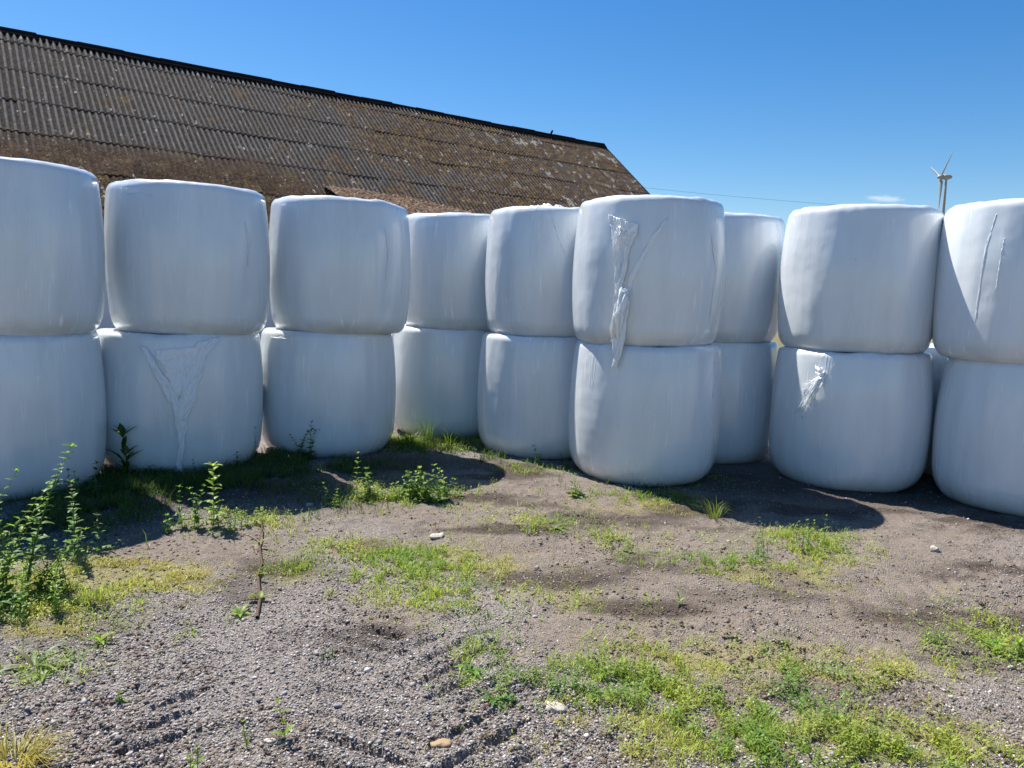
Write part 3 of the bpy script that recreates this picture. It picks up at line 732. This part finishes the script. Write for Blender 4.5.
# lean-to roof in front of the main slope: shallow, crusted with brown lichen
def roofpt(u, v):
    D = ray(u, v); nx, ny, nz = math.sin(ang)*ss, -math.cos(ang)*ss, cs
    t = (A[0]*nx+A[1]*ny+(8-HC)*nz)/(D[0]*nx+D[1]*ny+D[2]*nz)
    return np.array([D[0]*t, D[1]*t, HC+D[2]*t])
def lean_to():
    p0, p1 = roofpt(322, 188), roofpt(488, 219)
    nrm = np.array([math.sin(ang), -math.cos(ang), 0]); dn = nrm*math.cos(math.radians(20))-np.array([0, 0, 1])*math.sin(math.radians(20))
    nr, nc = 60, 260
    a_ = np.linspace(0, 1, nc)[None, :, None]; b_ = np.linspace(-.15, 3.2, nr)[:, None, None]
    P = p0*(1-a_)+p1*a_+dn*b_+nrm*.12
    ln = np.linalg.norm(p1-p0)
    cor = np.cos(a_[..., 0]*ln/.146*2*math.pi)
    bump_ = .022*cor+.10*fbm(a_[..., 0]*ln*1.1, b_[..., 0]*1.1, 22, 4)+.06*fbm(a_[..., 0]*ln*6, b_[..., 0]*6, 23, 3)
    P[..., 2] += bump_+.16*np.sin(np.clip(a_[..., 0], 0, 1)*math.pi)
    wv = P.reshape(-1, 3)
    c_, s_ = math.cos(-ang), math.sin(-ang)
    q = wv-np.array([A[0], A[1], 0]); q = np.stack([q[:, 0]*c_-q[:, 1]*s_, q[:, 0]*s_+q[:, 1]*c_, q[:, 2]], -1)
    top = q; bot = q-np.array([0, 0, .12])
    f = grid_faces(nr, nc); nn = nr*nc
    col = np.stack([np.full(nn, .5)+.25*np.repeat(cor, nr, 0).ravel(), np.full(nn, .5), np.full(nn, .0)], -1)
    t = NT('crusted_lean_to'); tc = t.n('ShaderNodeTexCoord').outputs['Object']
    n1 = t.noise(tc, 9, 7, .85)
    base = t.ramp(n1, [(.38, (.02, .014, .01)), (.48, (.12, .075, .05)), (.55, (.22, .14, .085)), (.62, (.50, .43, .36))])
    mm_ = t.fin(t.princ(base, .95, t.bump(n1, 1.0, .05), .1).outputs[0])
    mesh_obj('lean_to_roof', np.concatenate([top, bot]), [np.concatenate([f, f[:, ::-1]+nn])], mm_, barn)
lean_to()

# ------------------------------------------------------------------ wind turbine
def turbine():
    D = ray(946.5, 177); R0 = 180/D[1]; X, Y, Z = D[0]*R0, 180.0, HC+D[2]*R0
    t = empty('wind_turbine', (X, Y, 0)); tag(t, 'small pale three-bladed wind turbine far beyond the right-hand bales', 'wind turbine')
    wm = mat_simple('turbine_white', (.34, .335, .32), .4, .4, .08, .5)
    def lathe(name, pts, n=20, loc=(0, 0, 0), rot=(0, 0, 0)):
        V = [(r*math.cos(2*math.pi*k/n), r*math.sin(2*math.pi*k/n), z) for r, z in pts for k in range(n)]
        o = mesh_obj(name, np.array(V), grid_faces(len(pts), n, True), wm, t, True)
        o.location = loc; o.rotation_euler = rot; return o
    lathe('tower', [(.65, 0), (.5, Z*.4), (.32, Z*.8), (.22, Z-.6), (.20, Z-.2), (.02, Z-.18)])
    yaw = math.radians(10.7)                    # rotor axis direction in plan
    ax = (math.cos(yaw+math.pi), -math.sin(yaw), 0)
    nac = lathe('nacelle', [(.02, -.9), (.4, -.9), (.62, -.5), (.66, 0), (.5, .7), (.3, 1.1), (.05, 1.25)], 16, (0, 0, Z), (0, math.pi/2, -yaw))
    hub_p = Matrix.Rotation(-yaw, 4, 'Z') @ Matrix.Translation((-1.25, 0, 0))
    hub = lathe('hub', [(.03, -.8), (.35, -.6), (.55, 0), (.55, .55), (.05, .6)], 16, (hub_p.translation.x, hub_p.translation.y, Z), (0, math.pi/2, -yaw))
    for a in (55, 175, 295):
        nr = 14; V = []
        for k in range(nr):
            s_ = k/(nr-1); r = .6+s_*7.7
            ch = (.55 if s_ < .05 else .95*(1-s_)**.7+.16) if k else .5; th = ch*.14+.03*(1-s_)
            tw = math.radians(28*(1-s_)+6)
            for (c_, h_) in ((-.35, 0), (0, 1), (.65, .15), (.65, -.15), (0, -1)):
                yy_ = c_*ch*math.cos(tw)-h_*th*math.sin(tw); xx_ = c_*ch*math.sin(tw)+h_*th*math.cos(tw)
                V.append((xx_, yy_, r))
        o = mesh_obj('blade', np.array(V), grid_faces(nr, 5, True), wm, t, True)
        M = Matrix.Translation((0, 0, Z)) @ Matrix.Rotation(-yaw, 4, 'Z') @ Matrix.Translation((-1.25, 0, 0)) @ Matrix.Rotation(math.radians(a), 4, 'X')
        o.matrix_local = M
turbine()

# ------------------------------------------------------------------ overhead wire
def tube(name, pts, r, mat, parent=None, n=5):
    pts = np.array(pts, float); V = []
    for i, p in enumerate(pts):
        d = pts[min(i+1, len(pts)-1)]-pts[max(i-1, 0)]; d /= np.linalg.norm(d)+1e-9
        s = np.cross(d, [0, 0, 1.0]) if abs(d[2]) < .9 else np.cross(d, [1.0, 0, 0]); s /= np.linalg.norm(s); u = np.cross(s, d)
        ri = r[i] if hasattr(r, '__len__') else r
        for k in range(n): V.append(p+(s*math.cos(2*math.pi*k/n)+u*math.sin(2*math.pi*k/n))*ri)
    return mesh_obj(name, np.array(V), grid_faces(len(pts), n, True), mat, parent, True)
def world_at(u, v, dist):
    D = ray(u, v); return np.array([D[0]*dist/D[1], dist, HC+D[2]*dist/D[1]])
WM = mat_simple('wire_grey', (.10, .11, .13), .6, .3, .1, 1)
q0, q1, q2 = world_at(560, 172, 60), world_at(740, 197, 66), world_at(1150, 226, 78)
pts = [q0*(1-t)*(1-2*t)+q1*4*t*(1-t)+q2*t*(2*t-1) for t in np.linspace(0, 1, 40)]
tag(tube('power_line', pts, .010, WM), 'thin overhead power line crossing the sky right of the barn', 'power line')

# thin wisp of cloud low over the bales
def cloud():
    D = ray(885, 201); Y = 2500; X, Z = D[0]*Y/D[1], HC+D[2]*Y/D[1]
    t = NT('cloud_wisp'); tc = t.n('ShaderNodeTexCoord').outputs['Object']
    r = t.n('ShaderNodeVectorMath', _operation='LENGTH'); t.l(t.mapping(tc, (1/170, 1/90, 1/26)), r.inputs[0])
    n = t.noise(t.mapping(tc, (1/60, 1/60, 1/14)), 1, 6, .7)
    d = t.math('MULTIPLY', t.math('SUBTRACT', t.math('SUBTRACT', 1.0, r.outputs['Value']), t.math('MULTIPLY', n, 1.15), True), .045)
    v = t.n('ShaderNodeVolumePrincipled'); v.inputs['Color'].default_value = (1, 1, 1, 1); v.inputs['Anisotropy'].default_value = .0
    t.l(d, v.inputs['Density']); t.l(v.outputs[0], t.out.inputs['Volume'])
    o = box('cloud', -175, 175, -90, 90, -28, 28, t.m, loc=(X, Y, Z+6)); tag(o, 'small faint wisp of cloud', kind='structure')
cloud()

# ------------------------------------------------------------------ individual weeds
class Plant:
    def __init__(s, seed): s.r = random.Random(seed); s.SV, s.SF, s.LV, s.LF, s.LC = [], [], [], [], []
    def stem(s, pts, r0, r1):
        n = 5; b0 = len(s.SV); pts = np.array(pts, float)
        for i, p in enumerate(pts):
            d = pts[min(i+1, len(pts)-1)]-pts[max(i-1, 0)]; d /= np.linalg.norm(d)+1e-9
            a = np.cross(d, [0.3, .9, .1]); a /= np.linalg.norm(a); b = np.cross(d, a); rr = r0+(r1-r0)*i/(len(pts)-1)
            for k in range(n): s.SV.append(p+(a*math.cos(6.283*k/n)+b*math.sin(6.283*k/n))*rr)
        for i in range(len(pts)-1):
            for k in range(n): s.SF.append((b0+i*n+k, b0+i*n+(k+1) % n, b0+(i+1)*n+(k+1) % n, b0+(i+1)*n+k))
    def leaf(s, p, az, el, L, W, col, droop=.5, seg=5, teeth=.0):
        p = np.array(p, float); b0 = len(s.LV); d0 = np.array([math.cos(az), math.sin(az), 0]); sd = np.array([-math.sin(az), math.cos(az), 0])
        c = p.copy(); e = el; jj = s.r.uniform(.8, 1.2)
        for i in range(seg+1):
            t = i/seg; w_ = W*math.sin(math.pi*min(1, (t*.92+.06))**.8)*(1+teeth*(-1)**i)*.5+.0003
            up = -math.sin(e)*d0+math.cos(e)*np.array([0, 0, 1.0])
            s.LV += [c-sd*w_+up*w_*.35, c.copy(), c+sd*w_+up*w_*.35]
            k_ = jj*(.85+.3*t); s.LC += [[q*k_ for q in col], [q*k_*1.15 for q in col], [q*k_ for q in col]]
            c = c+(d0*math.cos(e)+np.array([0, 0, 1.0])*math.sin(e))*L/seg; e -= droop/seg
        for i in range(seg):
            a = b0+i*3; s.LF += [(a, a+1, a+4, a+3), (a+1, a+2, a+5, a+4)]
    def build(s, name, loc, label, cat, group=None, stemmat=None):
        if s.SV and s.LV:
            o = empty(name, loc); mesh_obj('stem', np.array(s.SV), np.array(s.SF), stemmat or STEM, o, True)
            mesh_obj('foliage', np.array(s.LV), np.array(s.LF), m_leaf, o, True, np.array(s.LC))
        elif s.LV:
            o = mesh_obj(name, np.array(s.LV), np.array(s.LF), m_leaf, None, True, np.array(s.LC), loc)
        else:
            o = mesh_obj(name, np.array(s.SV), np.array(s.SF), stemmat or STEM, None, True, None, loc)
        return tag(o, label, cat, group)
STEM = mat_simple('green_stem', (.12, .17, .05), .6, .3, .3, 60); DEADSTEM = mat_simple('dead_stem', (.12, .075, .05), .8, .2, .4, 70)
GL = [(.07, .135, .03), (.16, .27, .045), (.22, .33, .06), (.12, .22, .06), (.05, .10, .02)]  # last green is darkened to paint the bale shade onto weeds
def curve(h, az, lean, wob, r, n=9):
    P = [np.zeros(3)]; a = lean*.4; aa = az
    for i in range(n):
        a += lean/n*1.2+r.uniform(-wob, wob); aa += r.uniform(-.4, .4)
        P.append(P[-1]+np.array([math.cos(aa)*math.sin(a), math.sin(aa)*math.sin(a), math.cos(a)])*h/n)
    return P
def interp(P, t):
    f = t*(len(P)-1); i = min(int(f), len(P)-2); return P[i]*(1-(f-i))+P[i+1]*(f-i)
def px_h(u, v, dv):
    x, y = at(u, v); return dv/F*math.hypot(x, y)*1.02
def upright(pl, h, col, base=(0, 0), lean=.15, n=9, Lf=.26, wide=.42, dens=2, r0=.0028, top=.35, droop=.6, skip=.12, el=.45):
    r = pl.r; az = r.uniform(0, 6.28); P = curve(h, az, lean, .05, r); P = [np.array([0, 0, -.01])]+[q+np.array([base[0], base[1], 0]) for q in P] if (base[0] or base[1]) else P
    pl.stem(P, r0*max(.6, h/.3), r0*.35)
    rot = r.uniform(0, 3)
    for i in range(n):
        t = max(skip, .14 if (base[0] or base[1]) else 0)+(1-max(skip, .14 if (base[0] or base[1]) else 0))*i/(n-1); p = interp(P, t); rot += 1.57+r.uniform(-.3, .3)
        L = h*Lf*(1-(1-top)*t)*r.uniform(.6, 1.3)
        for k in range(dens):
            c_ = r.uniform(.7, 1.3); c = [q*c_ for q in col]
            pl.leaf(p, rot+k*6.283/dens+r.uniform(-.3, .3), el+r.uniform(-.3, .4), L, L*wide, c, droop+r.uniform(-.2, .4), 5, .12)
    for k in range(3): pl.leaf(P[-1], rot+k*2.1, .9+r.uniform(-.2, .2), h*Lf*top*.9, h*Lf*top*.35, [q*1.25 for q in col], .3)
def put(u, v): x, y = at(u, v); return (x, y, gnd_z(x, y)-.003)
sd = [100]
def P_(): sd[0] += 1; return Plant(sd[0])
WG = 'weeds growing in the yard'
def w_up(u, v, dv, label, col=1, **kw):
    p = P_(); upright(p, px_h(u, v, dv), GL[col], **kw); return p.build('weed', put(u, v), label, 'weed', WG)
def w_bush(u, v, dv, spread, ns, label, col=1, name='weed', **kw):
    p = P_(); h = px_h(u, v, dv); sp = px_h(u, v, spread)
    for k in range(ns):
        a = p.r.uniform(0, 6.28); d = sp*math.sqrt(p.r.random())
        upright(p, h*(1 if k == 0 else p.r.uniform(.45, .95)), GL[(col+p.r.randint(0, 1)) % 4 if col < 4 else 4], (d*math.cos(a), d*math.sin(a)*.6), **kw)
    return p.build(name, put(u, v), label, 'weed', WG)
# tall clump at the left edge
w_bush(4, 598, 112, 20, 13, 'tallest bushy green weed, at the left edge of the photo', 0, n=15, Lf=.13, wide=.46, lean=.4, dens=2)
w_up(26, 590, 128, 'narrow tall weed with a curved tip, just right of the left edge', 3, n=22, Lf=.10, wide=.5, lean=.25, dens=3, top=.5)
w_bush(44, 590, 64, 22, 13, 'lower bushy weed right of the narrow tall one at the left', 0, n=12, Lf=.17, wide=.44, lean=.55, dens=2)
w_bush(28, 612, 44, 30, 12, 'low leafy weed in front of the tallest left-edge weeds', 2, n=8, Lf=.3, wide=.4)
w_up(75, 560, 72, 'single slender upright weed spike against the dark shade, right of the left-edge weeds', 3, n=20, Lf=.13, wide=.5, lean=.05, dens=3, top=.5, skip=.05)
w_up(117, 552, 52, 'thin weed with a bent-over pale tip in the shade near the left', 3, n=12, Lf=.16, lean=1.7, dens=2, wide=.35)
w_up(97, 556, 36, 'small weed at the shadow edge beside the slender upright spike', 0, n=8, lean=.5)
w_bush(119, 478, 40, 7, 3, 'long-leaved shade-darkened weed in the gap between the two leftmost stacks', 4, n=4, Lf=.55, wide=.17, el=1.0, top=.8)
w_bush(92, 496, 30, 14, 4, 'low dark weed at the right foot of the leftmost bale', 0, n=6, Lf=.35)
w_bush(62, 506, 34, 14, 5, 'shade-darkened leafy weed before the leftmost lower bale', 4, n=7, Lf=.3)
w_bush(138, 492, 22, 14, 5, 'low shade-darkened weed in the shade left of the sunlit weed group', 4, n=6, Lf=.35)
w_bush(206, 479, 18, 12, 4, 'low shade-darkened weed in the shade right of the torn film tip', 4, n=6, Lf=.35)
w_bush(282, 474, 20, 14, 4, 'low shade-darkened weed in the shade left of the branching dark one', 4, n=6, Lf=.35)
w_up(163, 474, 30, 'small dark herb with opposite leaves before the V-shaped torn film', 0, n=5, Lf=.38, wide=.26, lean=.08)
w_up(149, 476, 18, 'tiny dark herb left of the V-shaped torn film', 0, n=5, Lf=.4)
w_up(235, 470, 24, 'short dark weed at the right foot of the bale with the V-shaped tear', 0, n=6, Lf=.35, lean=.5)
w_bush(253, 462, 36, 8, 3, 'dark grassy weed in the gap between the second and third stack', 0, n=8, Lf=.3, wide=.2)
w_up(214, 528, 58, 'tallest sunlit weed of the group before the V-torn bale, leafy up its stem', 2, n=12, Lf=.22, wide=.5, lean=.06, top=.6)
w_bush(191, 530, 42, 8, 4, 'pale green bushy weed left of the tall sunlit one', 2, n=9, Lf=.26, wide=.42)
w_bush(222, 532, 20, 20, 9, 'low spread of small sunlit weeds around the tall one', 2, n=7, Lf=.36)
w_bush(250, 528, 16, 10, 5, 'low sunlit weed at the right end of its group', 1, n=6, Lf=.4)
w_bush(172, 533, 16, 8, 3, 'low broad-leaved weed at the left end of the sunlit group', 2, n=4, Lf=.6, wide=.45)
w_up(262, 521, 12, 'seedling with two broad pale leaves above the dead stalk', 2, n=2, Lf=.8, wide=.6, r0=.0016)
w_bush(302, 458, 40, 9, 7, 'dark branching weed standing against the lower bale of the third stack', 0, n=9, Lf=.24, wide=.45, lean=.35)
w_up(357, 498, 46, 'tallest weed of the sunlit row before the third stack, with a pale flower top', 1, n=9, Lf=.2, lean=.05)
w_bush(372, 497, 30, 10, 9, 'leafy sunlit weed second from the left in its row', 2, n=7, Lf=.38, wide=.5)
w_bush(394, 498, 24, 10, 8, 'short leafy weed in the middle of the sunlit row', 1, n=6, Lf=.4, wide=.5)
w_bush(412, 498, 30, 9, 8, 'upright broad-leaved weed right of the middle of the sunlit row', 2, n=6, Lf=.4, wide=.5)
w_bush(435, 500, 38, 12, 10, 'biggest bright green weed near the right end of the sunlit row', 2, n=8, Lf=.32, wide=.5)
w_bush(459, 496, 18, 6, 3, 'small weed at the right end of the sunlit row, by the shadow tip', 1, n=5, Lf=.45)
w_bush(328, 506, 22, 8, 4, 'small straggly weed at the shadow edge left of the sunlit row', 1, n=6, Lf=.35)
w_up(537, 463, 16, 'tiny broad-leaved weed at the foot of the stack left of the torn strip', 2, n=4, Lf=.5, wide=.5)
w_bush(575, 495, 22, 6, 4, 'small pale weed before the gap left of the middle stack', 2, n=5, Lf=.42, wide=.4)
w_bush(612, 541, 14, 10, 5, 'small green weed on bare soil below the middle stack', 1, n=5, Lf=.5)
w_up(628, 552, 15, 'tiny upright weed right of the small green one on bare soil', 2, n=4, Lf=.5)
w_up(679, 607, 13, 'lone seedling with bright upright leaves on dark soil', 2, n=3, Lf=.7, wide=.3, el=1.1)
w_bush(815, 552, 34, 18, 10, 'feathery upright weed patch in the sun below the right-hand shadow', 1, n=9, Lf=.2, wide=.3)
w_bush(760, 556, 20, 10, 5, 'small feathery weed at the shadow edge, left of the taller patch', 2, n=6, Lf=.25)
w_bush(930, 642, 16, 10, 5, 'small leafy weed on the soil near the right edge', 2, n=5, Lf=.5, wide=.5)
w_bush(1012, 656, 16, 12, 5, 'broad-leaved weed cut by the right edge of the photo', 1, n=4, Lf=.45, wide=.55, top=.8)
w_up(285, 738, 42, 'largest lone seedling in the gravel at the bottom left', 2, n=4, Lf=.38, wide=.42, lean=.25, el=.9, r0=.0022)
w_up(247, 742, 28, 'smaller lone seedling left of the largest one in the gravel', 2, n=4, Lf=.42, wide=.45, el=.9)
w_bush(192, 766, 26, 8, 3, 'leafy seedling at the bottom edge left of the two lone seedlings', 1, n=4, Lf=.5, wide=.4)
w_bush(330, 660, 9, 8, 3, 'tiny crushed weed in the wheel track', 0, n=3, Lf=.8)
w_bush(120, 700, 10, 6, 3, 'tiny yellow green weed in gravel at the left', 2, n=3, Lf=.8)
def rosette(u, v, L_px, n, W, label, col, el=(.15, .6), droop=.7):
    p = P_(); L = px_h(u, v, L_px)
    for k in range(n):
        p.leaf((0, 0, .005), 6.283*k/n+p.r.uniform(-.25, .25), p.r.uniform(*el), L*p.r.uniform(.7, 1.1), L*W, [q*p.r.uniform(.85, 1.2) for q in col], droop*p.r.uniform(.7, 1.2), 7, .18)
    return p.build('rosette_weed', put(u, v), label, 'weed', WG)
rosette(34, 664, 42, 9, .09, 'rosette weed with long narrow pale leaves at the left', (.20, .24, .12), (.25, .8), 1.0)
rosette(44, 676, 22, 7, .16, 'small rosette in front of the long-leaved rosette weed', GL[1])
rosette(495, 700, 22, 7, .25, 'flat dock rosette left of the bottom green patch', GL[3])
rosette(470, 672, 20, 6, .28, 'flat dock rosette in the green strip beside the wheel track', GL[1])
rosette(577, 497, 14, 6, .35, 'pale broad-leaved rosette before the middle stack', (.20, .27, .13))
rosette(100, 640, 16, 7, .25, 'leafy rosette below the left-edge weeds', GL[2], (.3, 1.0))
rosette(555, 530, 16, 6, .35, 'broad-leaved rosette in the middle grass patch', (.19, .26, .11))
rosette(240, 612, 15, 6, .3, 'yellow-green plant sprawling at the foot of the dead stalk', GL[2], (.2, .8))
rosette(995, 648, 15, 6, .5, 'wide bright leaves beside the weed cut by the right edge', GL[2], (.3, .9))
def tuft(u, v, h_px, sp_px, n, label, c0, c1, lean=(.2, 1.1), wd=.004, name='grass_tuft'):
    x, y = at(u, v); h = px_h(u, v, h_px); sp = px_h(u, v, sp_px)
    r = rng.random(n); a = rng.random(n)*6.28; d = sp*np.sqrt(rng.random(n))*.4
    pos = np.stack([d*np.cos(a), d*np.sin(a), np.zeros(n)], -1); k = rng.random(n)[:, None]
    o = strands(pos, h*(.5+.6*rng.random(n)), np.full(n, wd), a+rng.normal(size=n)*.5, lean[0]+(lean[1]-lean[0])*rng.random(n), np.array(c0)*(1-k)+np.array(c1)*k, name, m_grass, .9)
    o.location = (x, y, gnd_z(x, y)-.002); return tag(o, label, 'grass tuft', 'grass tufts')
tuft(14, 766, 48, 40, 260, 'yellow dry grass tuft at the bottom left corner', (.42, .33, .07), (.30, .30, .06), (.5, 1.35), .0032)
tuft(714, 517, 34, 14, 60, 'sunlit grass tuft standing before the dark gap right of the middle stack', (.14, .2, .04), (.2, .25, .06), (.1, .8), .004)
tuft(246, 470, 22, 20, 70, 'dark grass tuft between the second and third stack', (.05, .1, .02), (.08, .13, .03), (.1, .7), .005)
tuft(410, 446, 26, 24, 90, 'green grass tuft before the recessed fourth stack', (.10, .17, .03), (.2, .26, .06), (.05, .6), .005)
tuft(427, 444, 40, 10, 40, 'tallest thin grass tuft before the recessed fourth stack', (.08, .15, .03), (.13, .2, .05), (.03, .35), .005)
tuft(450, 446, 26, 24, 80, 'grass tuft right of the tallest thin one, before the fourth stack', (.08, .15, .03), (.17, .23, .05), (.05, .6), .005)
tuft(680, 497, 16, 16, 60, 'short grass tuft at the right foot of the middle stack', (.13, .2, .04), (.22, .26, .07), (.2, .9), .004)
tuft(300, 565, 18, 20, 90, 'short yellow grass tuft right of the dead stalk', (.18, .25, .05), (.26, .28, .06), (.2, .9), .003)

# dead stalk with roots
def dead():
    p = Plant(5); x0, y0 = at(262, 523); c = np.array([x0, y0, 0])
    pts = []
    for (u, v, z) in [(262, 521, .035), (262, 535, .03), (259, 550, .035), (262, 565, .025), (258, 580, .03), (260, 600, .015), (257, 616, .01)]:
        x, y = at(u, v); pts.append(np.array([x, y, gnd_z(x, y)+z])-c)
    p.stem(pts, .004, .009)
    p.stem([pts[0], pts[0]+np.array([.07, .05, .03]), pts[0]+np.array([.15, .05, .02])], .003, .001)
    p.stem([pts[2], pts[2]+np.array([-.06, -.02, .05]), pts[2]+np.array([-.11, -.0, .04])], .003, .001)
    p.stem([pts[4], pts[4]+np.array([.07, -.03, .02]), pts[4]+np.array([.17, -.01, -.0])], .004, .001)
    p.stem([pts[5], pts[5]+np.array([-.06, -.07, .02]), pts[5]+np.array([-.13, -.12, .0])], .005, .001)
    for q in (0, 2, 4, 5, 5): 
        for k in range(2): p.leaf(pts[q], p.r.uniform(0, 6.28), .5, .07, .026, (.20, .26, .05), .6)
    p.build('dead_stalk', (x0, y0, 0), 'brown dead plant stalk lying on the soil below the broad-leaved seedling', 'stalk', stemmat=DEADSTEM)
dead()

# a few bigger stones
STONE = mat_simple('pale_stone', (.42, .38, .33), .85, .2, .25, 40)
def stone(u, v, w_px, label, flat=.45, col=None, seed=0):
    x, y = at(u, v); s = px_h(u, v, w_px)/2; r = np.random.default_rng(seed)
    n, m = 14, 9; V = []
    for j in range(m):
        th = math.pi*(j+.0)/(m-1)
        for i in range(n):
            a = 6.283*i/n; d = np.array([math.sin(th)*math.cos(a), math.sin(th)*math.sin(a), math.cos(th)])
            k = 1+.9*float(fbm(d[0]*1.3+seed, d[1]*1.3+d[2]*1.7, seed, 4)); q = np.sign(d)*np.abs(d)**.6
            V.append(q*k*s*np.array([1, .75, flat]))
    o = mesh_obj('stone', np.array(V), grid_faces(m, n, True), col or STONE); o.location = (x, y, gnd_z(x, y)+s*flat*.3); o.rotation_euler = (0, 0, r.random()*3)
    return tag(o, label, 'stone', 'larger stones in the yard')
BR = mat_simple('tan_stone', (.36, .26, .15), .9, .2, .3, 30)
stone(437, 537, 18, 'pale flat stone above the middle grass patch', .25, seed=1)
stone(934, 552, 9, 'small pale stone on the soil below the right-hand bales', .6, seed=2)
stone(441, 746, 20, 'tan stone lying in the wheel track at the bottom', .5, BR, seed=3)
stone(556, 708, 20, 'pale flat stone at the left edge of the bottom green patch', .3, seed=4)
stone(310, 505, 8, 'small pale stone at the shadow edge before the third stack', .5, seed=5)
